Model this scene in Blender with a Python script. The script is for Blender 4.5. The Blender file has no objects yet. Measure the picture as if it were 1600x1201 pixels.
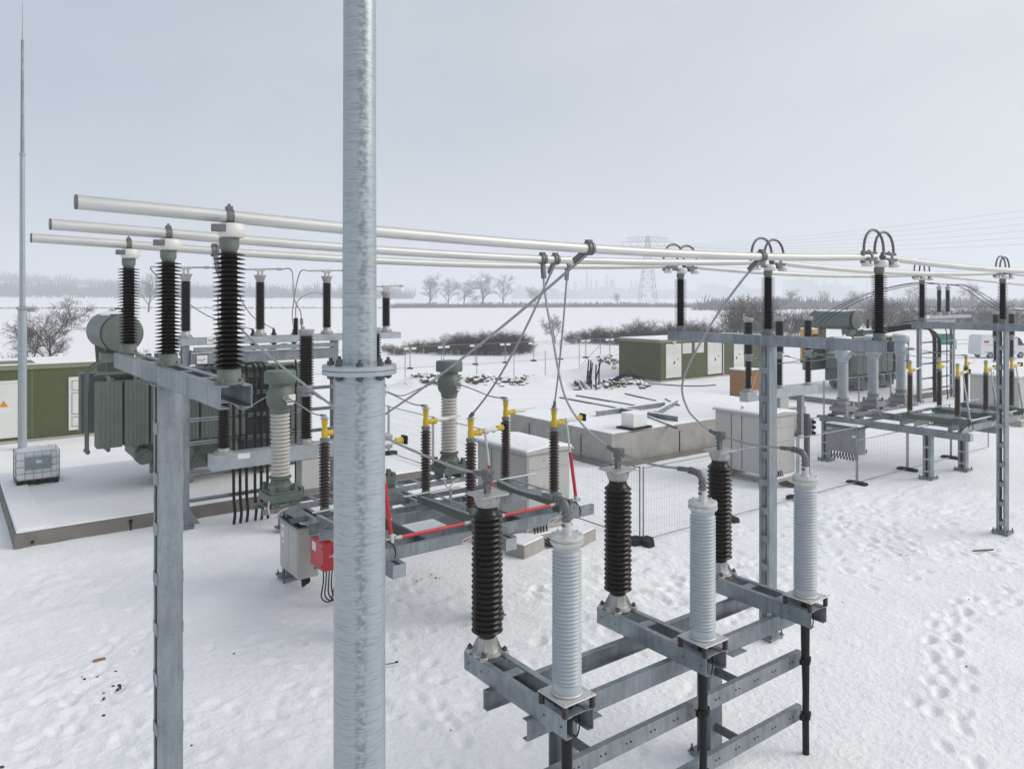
import bpy, math, random
import numpy as np
from mathutils import Vector, Matrix

# ------------------------------------------------------------------ camera, sky, sun, exposure
SC = bpy.context.scene
COL = SC.collection
H = 6.4                                   # eye height (the photo was taken from a lift or ladder)
F = 1196.0                                # focal length in pixels of a 1600 px wide picture
YAW = math.radians(53.252)
FW = (math.cos(YAW), math.sin(YAW))       # view direction on the ground (world X = along the busbars)
RT = (math.sin(YAW), -math.cos(YAW))
cam = bpy.data.cameras.new('camera'); camo = bpy.data.objects.new('camera', cam); COL.objects.link(camo)
cam.sensor_width = 36.0; cam.lens = F / 1600.0 * 36.0
cam.shift_y = (464.2 - 600.5) / 1600.0
cam.clip_start = 0.05; cam.clip_end = 9000
camo.location = (0, 0, H); camo.rotation_euler = (math.pi / 2, 0, -math.atan2(FW[0], FW[1]))
SC.camera = camo

SUN_AZ = math.atan2(0.93, -0.10)          # direction to the sun: right of the view, a little behind
SUN_EL = math.radians(33)
def cam_dir(x, y):                        # camera-plane direction -> world direction
    return (RT[0] * x + FW[0] * y, RT[1] * x + FW[1] * y)
sd = cam_dir(0.96, -0.06); n_ = math.hypot(*sd); sd = (sd[0] / n_, sd[1] / n_)
W = bpy.data.worlds.new('World'); SC.world = W; W.use_nodes = True
nt = W.node_tree; nt.nodes.clear()
sky = nt.nodes.new('ShaderNodeTexSky'); sky.sky_type = 'NISHITA'; sky.sun_disc = False
sky.sun_elevation = SUN_EL; sky.sun_rotation = math.atan2(sd[0], sd[1])
sky.dust_density = 5.0; sky.air_density = 1.0; sky.ozone_density = 1.0
tc = nt.nodes.new('ShaderNodeTexCoord')
nz = nt.nodes.new('ShaderNodeTexNoise'); nz.inputs['Scale'].default_value = 2.2; nz.inputs['Detail'].default_value = 5.0; nz.inputs['Distortion'].default_value = 0.6
cm = nt.nodes.new('ShaderNodeMapping'); cm.inputs['Scale'].default_value = (1, 1, 2.6)
nt.links.new(tc.outputs['Generated'], cm.inputs['Vector']); nt.links.new(cm.outputs['Vector'], nz.inputs['Vector'])
# thin cloud, thinner and brighter towards the veiled sun
dp = nt.nodes.new('ShaderNodeVectorMath'); dp.operation = 'DOT_PRODUCT'; dp.inputs[1].default_value = (sd[0], sd[1], 0.15)
nt.links.new(tc.outputs['Generated'], dp.inputs[0])
cl = nt.nodes.new('ShaderNodeMath'); cl.operation = 'MULTIPLY_ADD'; cl.inputs[1].default_value = 0.95; cl.inputs[2].default_value = -0.475
nt.links.new(nz.outputs['Fac'], cl.inputs[0])
ad_ = nt.nodes.new('ShaderNodeMath'); ad_.operation = 'ADD'; nt.links.new(dp.outputs['Value'], ad_.inputs[0]); nt.links.new(cl.outputs[0], ad_.inputs[1])
mr = nt.nodes.new('ShaderNodeMapRange'); mr.inputs['From Min'].default_value = -0.55; mr.inputs['From Max'].default_value = 0.75
nt.links.new(ad_.outputs[0], mr.inputs['Value'])
rmp = nt.nodes.new('ShaderNodeValToRGB')
rmp.color_ramp.elements[0].position = 0.0; rmp.color_ramp.elements[0].color = (0.395, 0.462, 0.548, 1)
rmp.color_ramp.elements[1].position = 1.0; rmp.color_ramp.elements[1].color = (0.780, 0.788, 0.802, 1)
nt.links.new(mr.outputs['Result'], rmp.inputs['Fac'])
sc10 = nt.nodes.new('ShaderNodeVectorMath'); sc10.operation = 'SCALE'; sc10.inputs['Scale'].default_value = 7.55
nt.links.new(rmp.outputs['Color'], sc10.inputs[0])
mx = nt.nodes.new('ShaderNodeMix'); mx.data_type = 'RGBA'; mx.inputs['Factor'].default_value = 0.84
nt.links.new(sky.outputs['Color'], mx.inputs['A']); nt.links.new(sc10.outputs['Vector'], mx.inputs['B'])
bg = nt.nodes.new('ShaderNodeBackground'); bg.inputs['Strength'].default_value = 0.1
nt.links.new(mx.outputs['Result'], bg.inputs['Color'])
wo = nt.nodes.new('ShaderNodeOutputWorld'); nt.links.new(bg.outputs['Background'], wo.inputs['Surface'])

sun = bpy.data.lights.new('sun', 'SUN'); sun.energy = 1.5; sun.angle = math.radians(38); sun.color = (1.0, 0.955, 0.89)
suno = bpy.data.objects.new('sun', sun); COL.objects.link(suno)
to_sun = Vector((sd[0] * math.cos(SUN_EL), sd[1] * math.cos(SUN_EL), math.sin(SUN_EL)))
suno.rotation_euler = to_sun.to_track_quat('Z', 'Y').to_euler(); suno.location = (0, 0, 40)
SC.view_settings.view_transform = 'Standard'; SC.view_settings.look = 'None'
SC.cycles.volume_bounces = 4
SC.view_settings.exposure = 0.44; SC.view_settings.gamma = 1.0

# ------------------------------------------------------------------ small helpers
def at(x, y, D):
    X = (x - 800) / F * D
    return (FW[0] * D + RT[0] * X, FW[1] * D + RT[1] * X, H - (y - 464.2) / F * D)
def gp(x, y, z=0.0):
    return at(x, y, (H - z) * F / (y - 464.2))

class B:
    """collects vertices and faces of one mesh (world or local metres)"""
    def __init__(s): s.v = []; s.f = []; s.m = []; s.cm = 0
    def _add(s, vs, fs):
        o = len(s.v); s.v += [tuple(p) for p in vs]
        for f in fs: s.f.append(tuple(i + o for i in f)); s.m.append(s.cm)
        return s
    def box(s, x0, x1, y0, y1, z0, z1):
        vs = [(x0,y0,z0),(x1,y0,z0),(x1,y1,z0),(x0,y1,z0),(x0,y0,z1),(x1,y0,z1),(x1,y1,z1),(x0,y1,z1)]
        return s._add(vs, [(0,3,2,1),(4,5,6,7),(0,1,5,4),(1,2,6,5),(2,3,7,6),(3,0,4,7)])
    def cbox(s, c, d): return s.box(c[0]-d[0]/2, c[0]+d[0]/2, c[1]-d[1]/2, c[1]+d[1]/2, c[2]-d[2]/2, c[2]+d[2]/2)
    def extrude(s, poly, p0, p1, xd, yd):
        p0, p1, xd, yd = Vector(p0), Vector(p1), Vector(xd), Vector(yd)
        n = len(poly)
        vs = [p0 + xd*a + yd*b for a, b in poly] + [p1 + xd*a + yd*b for a, b in poly]
        fs = [tuple(range(n)), tuple(range(2*n-1, n-1, -1))]
        for i in range(n):
            j = (i+1) % n; fs.append((i, i+n, j+n, j))
        if (p1-p0).dot(xd.cross(yd)) > 0: fs = [tuple(reversed(f)) for f in fs]
        # orientation: make outward
        area = sum(poly[i][0]*poly[(i+1)%n][1]-poly[(i+1)%n][0]*poly[i][1] for i in range(n))
        if area < 0: fs = [tuple(reversed(f)) for f in fs]
        return s._add(vs, fs)
    def chan(s, p0, p1, h, b, t, od, up=(0,0,1)):
        """C section: web at p, height h along up, flanges b along od"""
        return s.extrude([(0,0),(b,0),(b,t),(t,t),(t,h-t),(b,h-t),(b,h),(0,h)], p0, p1, od, up)
    def bar(s, p0, p1, w, h, up=(0,0,1)):
        p0, p1 = Vector(p0), Vector(p1); d = (p1-p0).normalized(); u = Vector(up)
        x = d.cross(u)
        if x.length < 1e-4: x = Vector((1,0,0))
        x.normalize(); u = x.cross(d)
        return s.extrude([(-w/2,-h/2),(w/2,-h/2),(w/2,h/2),(-w/2,h/2)], p0, p1, x, u)
    def tube(s, pts, r, n=8, caps=True):
        pts = [Vector(p) for p in pts]; m = len(pts)
        rs = r if isinstance(r, (list, tuple)) else [r]*m
        t = [(pts[min(i+1,m-1)]-pts[max(i-1,0)]).normalized() for i in range(m)]
        a = Vector((0,0,1)) if abs(t[0].z) < 0.9 else Vector((1,0,0))
        x = t[0].cross(a).normalized(); vs = []
        for i in range(m):
            x = (x - t[i]*x.dot(t[i])).normalized(); y = t[i].cross(x)
            for k in range(n):
                q = 2*math.pi*k/n; vs.append(pts[i] + (x*math.cos(q)+y*math.sin(q))*rs[i])
        fs = []
        for i in range(m-1):
            for k in range(n):
                l = (k+1) % n; fs.append((i*n+k, i*n+l, (i+1)*n+l, (i+1)*n+k))
        if caps: fs += [tuple(range(n-1,-1,-1)), tuple(range((m-1)*n, m*n))]
        return s._add(vs, fs)
    def cyl(s, p0, p1, r, r1=None, n=16): return s.tube([p0, p1], [r, r if r1 is None else r1], n)
    def lathe(s, prof, n=24, o=(0,0,0), ax='z', caps=True):
        vs = []
        for r, z in prof:
            for k in range(n):
                q = 2*math.pi*k/n; c, d = r*math.cos(q), r*math.sin(q)
                vs.append((o[0]+c, o[1]+d, o[2]+z) if ax == 'z' else (o[0]+d, o[1]+z, o[2]+c) if ax == 'y' else (o[0]+z, o[1]+c, o[2]+d))
        fs = []; m = len(prof)
        for i in range(m-1):
            for k in range(n):
                l = (k+1) % n; fs.append((i*n+k, i*n+l, (i+1)*n+l, (i+1)*n+k))
        if caps: fs += [tuple(range(n-1,-1,-1)), tuple(range((m-1)*n, m*n))]
        return s._add(vs, fs)
    def ball(s, c, r, n=8, m=6):
        if not isinstance(r, (tuple, list)): r = (r, r, r)
        pr = [(max(1e-4, math.sin(math.pi*i/m)), -math.cos(math.pi*i/m)) for i in range(m+1)]
        k0 = len(s.v); s.lathe(pr, n)
        for i in range(k0, len(s.v)):
            p = s.v[i]; s.v[i] = (c[0]+p[0]*r[0], c[1]+p[1]*r[1], c[2]+p[2]*r[2])
        return s

def obj(name, b, mat, parent=None, smooth=35, bevel=0, kind=None, local=False):
    """one mesh object; vertices are world metres unless local, then relative to the parent"""
    me = bpy.data.meshes.new(name)
    vs = b.v
    if parent is not None and not local:
        o = WLOC[parent.name]; vs = [(p[0]-o[0], p[1]-o[1], p[2]-o[2]) for p in vs]
    me.from_pydata(vs, [], b.f)
    mats = mat if isinstance(mat, (list, tuple)) else [mat]
    for q in mats: me.materials.append(M[q])
    if len(mats) > 1: me.polygons.foreach_set('material_index', b.m)
    if smooth:
        me.polygons.foreach_set('use_smooth', [True]*len(me.polygons)); me.update()
        me.set_sharp_from_angle(angle=math.radians(smooth))
    o = bpy.data.objects.new(name, me); COL.objects.link(o)
    if parent is not None:
        o.parent = parent; WLOC[o.name] = WLOC[parent.name]
    else: WLOC[o.name] = (0, 0, 0)
    if bevel:
        bm = o.modifiers.new('edge', 'BEVEL'); bm.width = bevel; bm.segments = 2; bm.limit_method = 'ANGLE'
    if kind: o['kind'] = kind
    return o
WLOC = {}; LABELS = {}
def tag(o, label, cat, group=None):
    o['label'] = label; o['category'] = cat
    if group: o['group'] = group
    return o
def thing(name, label, cat, loc=(0,0,0), group=None, rz=0):
    o = bpy.data.objects.new(name, None); COL.objects.link(o); o.location = loc; o.rotation_euler = (0,0,rz)
    o.empty_display_size = 0.2; WLOC[o.name] = tuple(loc)
    return tag(o, label, cat, group)
def copy_tree(root, loc, label, rz=None, group=None, scale=None):
    r = root.copy(); COL.objects.link(r); r.location = loc; r['label'] = label
    if rz is not None: r.rotation_euler = (0, 0, rz)
    if scale: r.scale = scale
    if group: r['group'] = group
    for ch in root.children:
        c = ch.copy(); COL.objects.link(c); c.parent = r
        for g in ch.children:
            d = g.copy(); COL.objects.link(d); d.parent = c
    WLOC[r.name] = tuple(loc)
    return r
def spline(P, k=8):
    P = [Vector(p) for p in P]; Q = [P[0]*2-P[1]] + P + [P[-1]*2-P[-2]]; out = []
    for i in range(1, len(Q)-2):
        a, b, c, d = Q[i-1], Q[i], Q[i+1], Q[i+2]
        for j in range(k):
            t = j/k
            out.append(0.5*((2*b)+(c-a)*t+(2*a-5*b+4*c-d)*t*t+(3*b-3*c+d-a)*t**3))
    out.append(P[-1]); return out
rng = random.Random(7)

# ------------------------------------------------------------------ materials
M = {}
def mat(name, col, rough=0.6, metal=0.0, var=0.0, scale=6.0, bump=0.0, bscale=40.0, stretch=None, col2=None, spec=None, coat=0.0, detail=4.0, ramp=(0.35,0.7), rvar=0.0):
    m = bpy.data.materials.new(name); m.use_nodes = True; t = m.node_tree
    p = t.nodes['Principled BSDF']; p.inputs['Base Color'].default_value = (*col, 1)
    p.inputs['Roughness'].default_value = rough; p.inputs['Metallic'].default_value = metal
    if spec is not None: p.inputs['Specular IOR Level'].default_value = spec
    if coat: p.inputs['Coat Weight'].default_value = coat; p.inputs['Coat Roughness'].default_value = 0.15
    need = var or col2 or bump or rvar
    if need:
        c = t.nodes.new('ShaderNodeTexCoord'); mp = t.nodes.new('ShaderNodeMapping')
        t.links.new(c.outputs['Object'], mp.inputs['Vector'])
        if stretch: mp.inputs['Scale'].default_value = stretch
    if var or col2:
        n = t.nodes.new('ShaderNodeTexNoise'); n.inputs['Scale'].default_value = scale; n.inputs['Detail'].default_value = detail; n.inputs['Roughness'].default_value = 0.62
        t.links.new(mp.outputs['Vector'], n.inputs['Vector'])
        r = t.nodes.new('ShaderNodeValToRGB'); r.color_ramp.elements[0].position = ramp[0]; r.color_ramp.elements[1].position = ramp[1]
        lo = tuple(max(0, x*(1-var)) for x in col); hi = col2 if col2 else tuple(min(1, x*(1+var)) for x in col)
        r.color_ramp.elements[0].color = (*lo, 1); r.color_ramp.elements[1].color = (*hi, 1)
        t.links.new(n.outputs['Fac'], r.inputs['Fac']); t.links.new(r.outputs['Color'], p.inputs['Base Color'])
        if rvar:
            q = t.nodes.new('ShaderNodeMapRange'); q.inputs['To Min'].default_value = rough-rvar; q.inputs['To Max'].default_value = rough+rvar
            t.links.new(n.outputs['Fac'], q.inputs['Value']); t.links.new(q.outputs['Result'], p.inputs['Roughness'])
    if bump:
        n = t.nodes.new('ShaderNodeTexNoise'); n.inputs['Scale'].default_value = bscale; n.inputs['Detail'].default_value = 3.0
        t.links.new(mp.outputs['Vector'], n.inputs['Vector'])
        k = t.nodes.new('ShaderNodeBump'); k.inputs['Strength'].default_value = bump; k.inputs['Distance'].default_value = 0.02
        t.links.new(n.outputs['Fac'], k.inputs['Height']); t.links.new(k.outputs['Normal'], p.inputs['Normal'])
    M[name] = m; return m
def zinc(name, c0, c1, rough=0.5, metal=0.5):
    """galvanised sheet: cloudy zinc, upright run marks and a fine grain"""
    m = bpy.data.materials.new(name); m.use_nodes = True; t = m.node_tree; p = t.nodes['Principled BSDF']
    p.inputs['Metallic'].default_value = metal; p.inputs['Roughness'].default_value = rough
    c = t.nodes.new('ShaderNodeTexCoord'); acc = None
    for sc, st, w in ((2.2,(1,1,1),0.45),(14.0,(1,1,0.16),0.40),(70.0,(1,1,1),0.28)):
        mp = t.nodes.new('ShaderNodeMapping'); mp.inputs['Scale'].default_value = st; t.links.new(c.outputs['Object'], mp.inputs['Vector'])
        n = t.nodes.new('ShaderNodeTexNoise'); n.inputs['Scale'].default_value = sc; n.inputs['Detail'].default_value = 5; t.links.new(mp.outputs['Vector'], n.inputs['Vector'])
        k = t.nodes.new('ShaderNodeMath'); k.operation = 'MULTIPLY_ADD'; k.inputs[1].default_value = w; t.links.new(n.outputs['Fac'], k.inputs[0])
        if acc is None: k.inputs[2].default_value = 0.0
        else: t.links.new(acc.outputs[0], k.inputs[2])
        acc = k
    r = t.nodes.new('ShaderNodeValToRGB'); r.color_ramp.elements[0].position = 0.44; r.color_ramp.elements[1].position = 0.70
    r.color_ramp.elements[0].color = (*c0, 1); r.color_ramp.elements[1].color = (*c1, 1)
    t.links.new(acc.outputs[0], r.inputs['Fac']); t.links.new(r.outputs['Color'], p.inputs['Base Color'])
    q = t.nodes.new('ShaderNodeMapRange'); q.inputs['To Min'].default_value = rough+0.18; q.inputs['To Max'].default_value = rough-0.12
    t.links.new(acc.outputs[0], q.inputs['Value']); t.links.new(q.outputs['Result'], p.inputs['Roughness'])
    M[name] = m
zinc('galv', (0.175,0.20,0.22), (0.31,0.345,0.37))
mat('galv_light', (0.40,0.44,0.47), 0.42, 0.55, var=0.15, scale=3.0, rvar=0.1, detail=8)
mat('galv_dark', (0.10,0.115,0.125), 0.6, 0.4, var=0.25, scale=5, detail=6)
mat('alu', (0.55,0.56,0.55), 0.50, 0.45, var=0.10, scale=3, stretch=(0.4,4,4), rvar=0.06)
mat('alu_cast', (0.42,0.42,0.41), 0.5, 0.6, var=0.15, scale=14, bump=0.15, bscale=90)
mat('clamp', (0.14,0.145,0.15), 0.5, 0.5, var=0.2, scale=20)
mat('cap_grey', (0.66,0.65,0.62), 0.5, 0.1, var=0.08, scale=12)
mat('wire', (0.33,0.34,0.35), 0.45, 0.6, var=0.12, scale=40)
mat('porcelain', (0.010,0.0065,0.0055), 0.24, 0.0, var=0.3, scale=9, spec=0.30)
mat('porcelain_red', (0.035,0.014,0.011), 0.35, 0.0, var=0.3, scale=9)
mat('porcelain_white', (0.46,0.44,0.40), 0.32, 0.0, var=0.08, scale=9)
mat('silicone', (0.40,0.435,0.46), 0.38, 0.0, var=0.06, scale=6)
mat('green_grey', (0.102,0.130,0.112), 0.48, 0.0, var=0.10, scale=2.5, bump=0.03)
mat('cap_green', (0.15,0.172,0.155), 0.5, 0.05, var=0.1, scale=8)
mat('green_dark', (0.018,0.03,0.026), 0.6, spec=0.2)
mat('yellow', (0.60,0.40,0.015), 0.42, 0.0, var=0.1, scale=14)
mat('red', (0.50,0.012,0.022), 0.32, 0.0, var=0.06, scale=8, coat=0.2)
mat('black', (0.007,0.007,0.008), 0.6, spec=0.2)
mat('cable', (0.008,0.009,0.010), 0.5, 0.0, var=0.2, scale=10, spec=0.25)
mat('rubber', (0.022,0.022,0.022), 0.8, spec=0.2)
mat('white', (0.72,0.72,0.70), 0.5, var=0.04, scale=4)
mat('cabinet', (0.44,0.435,0.42), 0.5, 0.0, var=0.05, scale=1.5, bump=0.02)
mat('cabinet_grey', (0.27,0.28,0.285), 0.45, 0.15, var=0.08, scale=1.5)
mat('olive', (0.070,0.084,0.030), 0.75, 0.0, var=0.10, scale=1.2, bump=0.08, bscale=120)
mat('olive_trim', (0.20,0.21,0.13), 0.6, var=0.1, scale=2)
mat('door_white', (0.66,0.67,0.64), 0.5, var=0.04, scale=2)
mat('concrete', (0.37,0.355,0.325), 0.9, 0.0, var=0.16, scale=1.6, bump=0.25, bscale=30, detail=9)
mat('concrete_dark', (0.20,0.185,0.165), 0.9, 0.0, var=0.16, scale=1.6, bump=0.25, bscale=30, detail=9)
mat('wood', (0.30,0.155,0.07), 0.75, 0.0, var=0.35, scale=5, stretch=(1,1,9), bump=0.1)
mat('wood_pale', (0.42,0.25,0.13), 0.75, 0.0, var=0.25, scale=5)
mat('plastic_white', (0.80,0.81,0.80), 0.35, 0.0, var=0.05, scale=2)
mat('sheet_grey', (0.27,0.32,0.34), 0.45, 0.4, var=0.1, scale=5)
mat('bark', (0.055,0.046,0.040), 0.9, var=0.3, scale=3)
mat('twig', (0.062,0.045,0.036), 0.9, var=0.35, scale=0.6)
mat('twig_grey', (0.095,0.085,0.078), 0.9, var=0.3, scale=0.3)
mat('far_wood', (0.070,0.066,0.064), 0.95, var=0.3, scale=0.02)
mat('far_build', (0.22,0.23,0.25), 0.8, var=0.15, scale=0.02)
mat('steel_far', (0.22,0.24,0.25), 0.6, 0.2)
mat('van_white', (0.66,0.67,0.68), 0.3, 0.0, var=0.03, scale=1, coat=0.4)
mat('glass_dark', (0.015,0.018,0.02), 0.08)
mat('orange', (0.52,0.27,0.03), 0.5, var=0.1, scale=3)
mat('flag_green', (0.02,0.19,0.10), 0.7, var=0.1, scale=3)
mat('sign_amber', (0.60,0.24,0.02), 0.5)
mat('sign_red', (0.45,0.03,0.03), 0.5)
mat('copper_wire', (0.55,0.42,0.36), 0.5, var=0.1, scale=20)

def snow_mat(name, fine=1.0):
    m = bpy.data.materials.new(name); m.use_nodes = True; t = m.node_tree; p = t.nodes['Principled BSDF']
    p.inputs['Roughness'].default_value = 0.72; p.inputs['Specular IOR Level'].default_value = 0.25
    c = t.nodes.new('ShaderNodeTexCoord')
    n1 = t.nodes.new('ShaderNodeTexNoise'); n1.inputs['Scale'].default_value = 0.55; n1.inputs['Detail'].default_value = 6
    n2 = t.nodes.new('ShaderNodeTexNoise'); n2.inputs['Scale'].default_value = 8.5*fine; n2.inputs['Detail'].default_value = 6; n2.inputs['Roughness'].default_value = 0.6
    n3 = t.nodes.new('ShaderNodeTexNoise'); n3.inputs['Scale'].default_value = 45.0; n3.inputs['Detail'].default_value = 3
    for n in (n1, n2, n3): t.links.new(c.outputs['Object'], n.inputs['Vector'])
    r = t.nodes.new('ShaderNodeValToRGB'); r.color_ramp.elements[0].position = 0.3; r.color_ramp.elements[1].position = 0.7
    r.color_ramp.elements[0].color = (0.86,0.87,0.885,1); r.color_ramp.elements[1].color = (0.92,0.922,0.928,1)
    t.links.new(n1.outputs['Fac'], r.inputs['Fac']); t.links.new(r.outputs['Color'], p.inputs['Base Color'])
    b1 = t.nodes.new('ShaderNodeBump'); b1.inputs['Strength'].default_value = 0.75; b1.inputs['Distance'].default_value = 0.06
    b2 = t.nodes.new('ShaderNodeBump'); b2.inputs['Strength'].default_value = 0.35; b2.inputs['Distance'].default_value = 0.008
    t.links.new(n2.outputs['Fac'], b1.inputs['Height']); t.links.new(n3.outputs['Fac'], b2.inputs['Height'])
    t.links.new(b1.outputs['Normal'], b2.inputs['Normal']); t.links.new(b2.outputs['Normal'], p.inputs['Normal'])
    M[name] = m
snow_mat('snow'); snow_mat('snow_cap', 0.5)

def soil_mat():
    """brown clods with snow lying on whatever faces up"""
    m = bpy.data.materials.new('soil'); m.use_nodes = True; t = m.node_tree; p = t.nodes['Principled BSDF']; p.inputs['Roughness'].default_value = 0.95
    g = t.nodes.new('ShaderNodeNewGeometry'); s = t.nodes.new('ShaderNodeSeparateXYZ'); t.links.new(g.outputs['Normal'], s.inputs[0])
    n = t.nodes.new('ShaderNodeTexNoise'); n.inputs['Scale'].default_value = 4.0
    a = t.nodes.new('ShaderNodeMath'); a.operation = 'ADD'; t.links.new(s.outputs['Z'], a.inputs[0]); t.links.new(n.outputs['Fac'], a.inputs[1])
    r = t.nodes.new('ShaderNodeValToRGB'); r.color_ramp.elements[0].position = 0.78; r.color_ramp.elements[1].position = 0.92
    r.color_ramp.elements[0].color = (0.085,0.058,0.036,1); r.color_ramp.elements[1].color = (0.80,0.82,0.85,1)
    t.links.new(a.outputs[0], r.inputs['Fac']); t.links.new(r.outputs['Color'], p.inputs['Base Color']); M['soil'] = m
soil_mat()

def pole_mat():
    """hot-dip galvanised tube: short horizontal runs of zinc and one mottled vertical weld band"""
    m = bpy.data.materials.new('zinc_pole'); m.use_nodes = True; t = m.node_tree; p = t.nodes['Principled BSDF']
    p.inputs['Metallic'].default_value = 0.5; p.inputs['Roughness'].default_value = 0.40
    c = t.nodes.new('ShaderNodeTexCoord')
    mp = t.nodes.new('ShaderNodeMapping'); mp.inputs['Scale'].default_value = (8,8,125); t.links.new(c.outputs['Object'], mp.inputs['Vector'])
    n1 = t.nodes.new('ShaderNodeTexNoise'); n1.inputs['Scale'].default_value = 1.0; n1.inputs['Detail'].default_value = 5; n1.inputs['Distortion'].default_value = 0.5
    t.links.new(mp.outputs['Vector'], n1.inputs['Vector'])
    mp2 = t.nodes.new('ShaderNodeMapping'); mp2.inputs['Scale'].default_value = (26,26,34); t.links.new(c.outputs['Object'], mp2.inputs['Vector'])
    n2 = t.nodes.new('ShaderNodeTexNoise'); n2.inputs['Scale'].default_value = 1.0; n2.inputs['Detail'].default_value = 4; t.links.new(mp2.outputs['Vector'], n2.inputs['Vector'])
    n3 = t.nodes.new('ShaderNodeTexNoise'); n3.inputs['Scale'].default_value = 1.6; n3.inputs['Detail'].default_value = 3; t.links.new(c.outputs['Object'], n3.inputs['Vector'])
    # the weld band: a strip on one side of the tube, given by the object's own direction
    dt = t.nodes.new('ShaderNodeVectorMath'); dt.operation = 'DOT_PRODUCT'; dt.inputs[1].default_value = (RT[0]*0.93-FW[0]*0.05, RT[1]*0.93-FW[1]*0.05, 0)
    t.links.new(c.outputs['Object'], dt.inputs[0])
    ad = t.nodes.new('ShaderNodeMath'); ad.operation = 'ADD'; ad.inputs[1].default_value = 0.0; t.links.new(dt.outputs['Value'], ad.inputs[0])
    sb = t.nodes.new('ShaderNodeMath'); sb.operation = 'SUBTRACT'; sb.inputs[1].default_value = 0.045; t.links.new(ad.outputs[0], sb.inputs[0])
    ab = t.nodes.new('ShaderNodeMath'); ab.operation = 'ABSOLUTE'; t.links.new(sb.outputs[0], ab.inputs[0])
    bm = t.nodes.new('ShaderNodeMapRange'); bm.inputs['From Min'].default_value = 0.045; bm.inputs['From Max'].default_value = 0.015
    t.links.new(ab.outputs[0], bm.inputs['Value'])
    r1 = t.nodes.new('ShaderNodeValToRGB'); r1.color_ramp.elements[0].position = 0.37; r1.color_ramp.elements[1].position = 0.50
    r1.color_ramp.elements[0].color = (0.305,0.34,0.365,1); r1.color_ramp.elements[1].color = (0.40,0.44,0.465,1)
    t.links.new(n1.outputs['Fac'], r1.inputs['Fac'])
    r2 = t.nodes.new('ShaderNodeValToRGB'); r2.color_ramp.elements[0].position = 0.42; r2.color_ramp.elements[1].position = 0.58
    r2.color_ramp.elements[0].color = (0.64,0.66,0.66,1); r2.color_ramp.elements[1].color = (1,1,1,1)
    t.links.new(n2.outputs['Fac'], r2.inputs['Fac'])
    ml = t.nodes.new('ShaderNodeMix'); ml.data_type = 'RGBA'; ml.blend_type = 'MULTIPLY'
    t.links.new(bm.outputs['Result'], ml.inputs['Factor']); t.links.new(r1.outputs['Color'], ml.inputs['A']); t.links.new(r2.outputs['Color'], ml.inputs['B'])
    r3 = t.nodes.new('ShaderNodeValToRGB'); r3.color_ramp.elements[0].color = (0.86,0.88,0.90,1); r3.color_ramp.elements[1].color = (1.06,1.06,1.05,1)
    t.links.new(n3.outputs['Fac'], r3.inputs['Fac'])
    m2 = t.nodes.new('ShaderNodeMix'); m2.data_type = 'RGBA'; m2.blend_type = 'MULTIPLY'; m2.inputs['Factor'].default_value = 1.0
    t.links.new(ml.outputs['Result'], m2.inputs['A']); t.links.new(r3.outputs['Color'], m2.inputs['B']); t.links.new(m2.outputs['Result'], p.inputs['Base Color'])
    k = t.nodes.new('ShaderNodeBump'); k.inputs['Strength'].default_value = 0.12; k.inputs['Distance'].default_value = 0.003
    t.links.new(n1.outputs['Fac'], k.inputs['Height']); t.links.new(k.outputs['Normal'], p.inputs['Normal'])
    M['zinc_pole'] = m
pole_mat()

# ------------------------------------------------------------------ the ground: one snow sheet from under the camera to the horizon
NT = {}
def vn(x, y, seed):
    if seed not in NT: NT[seed] = np.random.RandomState(seed).rand(256, 256)
    T = NT[seed]
    xi = np.floor(x).astype(np.int64); yi = np.floor(y).astype(np.int64); fx = x-xi; fy = y-yi
    fx = fx*fx*(3-2*fx); fy = fy*fy*(3-2*fy)
    a = T[xi % 256, yi % 256]; b = T[(xi+1) % 256, yi % 256]; c = T[xi % 256, (yi+1) % 256]; d = T[(xi+1) % 256, (yi+1) % 256]
    return a*(1-fx)*(1-fy)+b*fx*(1-fy)+c*(1-fx)*fy+d*fx*fy
def fbm(x, y, seed, o=4):
    s = 0; a = 0.5; t = 0
    for i in range(o):
        s = s+a*vn(x, y, seed+i*13); t += a; a *= 0.5; x = x*2.03+5.1; y = y*2.03+3.7
    return s/t
def sstep(x, a, b):
    t = np.clip((x-a)/(b-a), 0, 1); return t*t*(3-2*t)
FEET = []
r_ = np.random.RandomState(3)
def trail(p0, p1, n, wob, dep=0.06, r=0.13):
    for i in range(n):
        t = i/(n-1); s = 0.13 if i % 2 else -0.13
        dx, dy = p1[0]-p0[0], p1[1]-p0[1]; L = math.hypot(dx, dy)
        FEET.append((p0[0]+dx*t-dy/L*s+r_.randn()*wob, p0[1]+dy*t+dx/L*s+r_.randn()*wob, math.atan2(dy, dx)+r_.randn()*0.25, dep))
a = gp(1440, 1110); b = gp(1500, 930); trail(a, b, 15, 0.07, 0.085, 0.12)
a = gp(1500, 1180); b = gp(1475, 960); trail(a, b, 16, 0.09, 0.075, 0.12)
a = gp(1470, 990); b = gp(1590, 930); trail(a, b, 8, 0.09, 0.075, 0.12)
a = gp(1060, 1000); b = gp(1500, 800); trail(a, b, 34, 0.25, 0.06)
a = gp(1250, 850); b = gp(1420, 800); trail(a, b, 18, 0.35, 0.07)
a = gp(990, 1190); b = gp(1180, 880); trail(a, b, 22, 0.3, 0.06)
a = gp(60, 1190); b = gp(230, 930); trail(a, b, 20, 0.3, 0.06)
a = gp(690, 1180); b = gp(620, 880); trail(a, b, 22, 0.3, 0.05)
a = gp(640, 660); b = gp(900, 640); trail(a, b, 40, 0.5, 0.07, 0.18)
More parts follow.
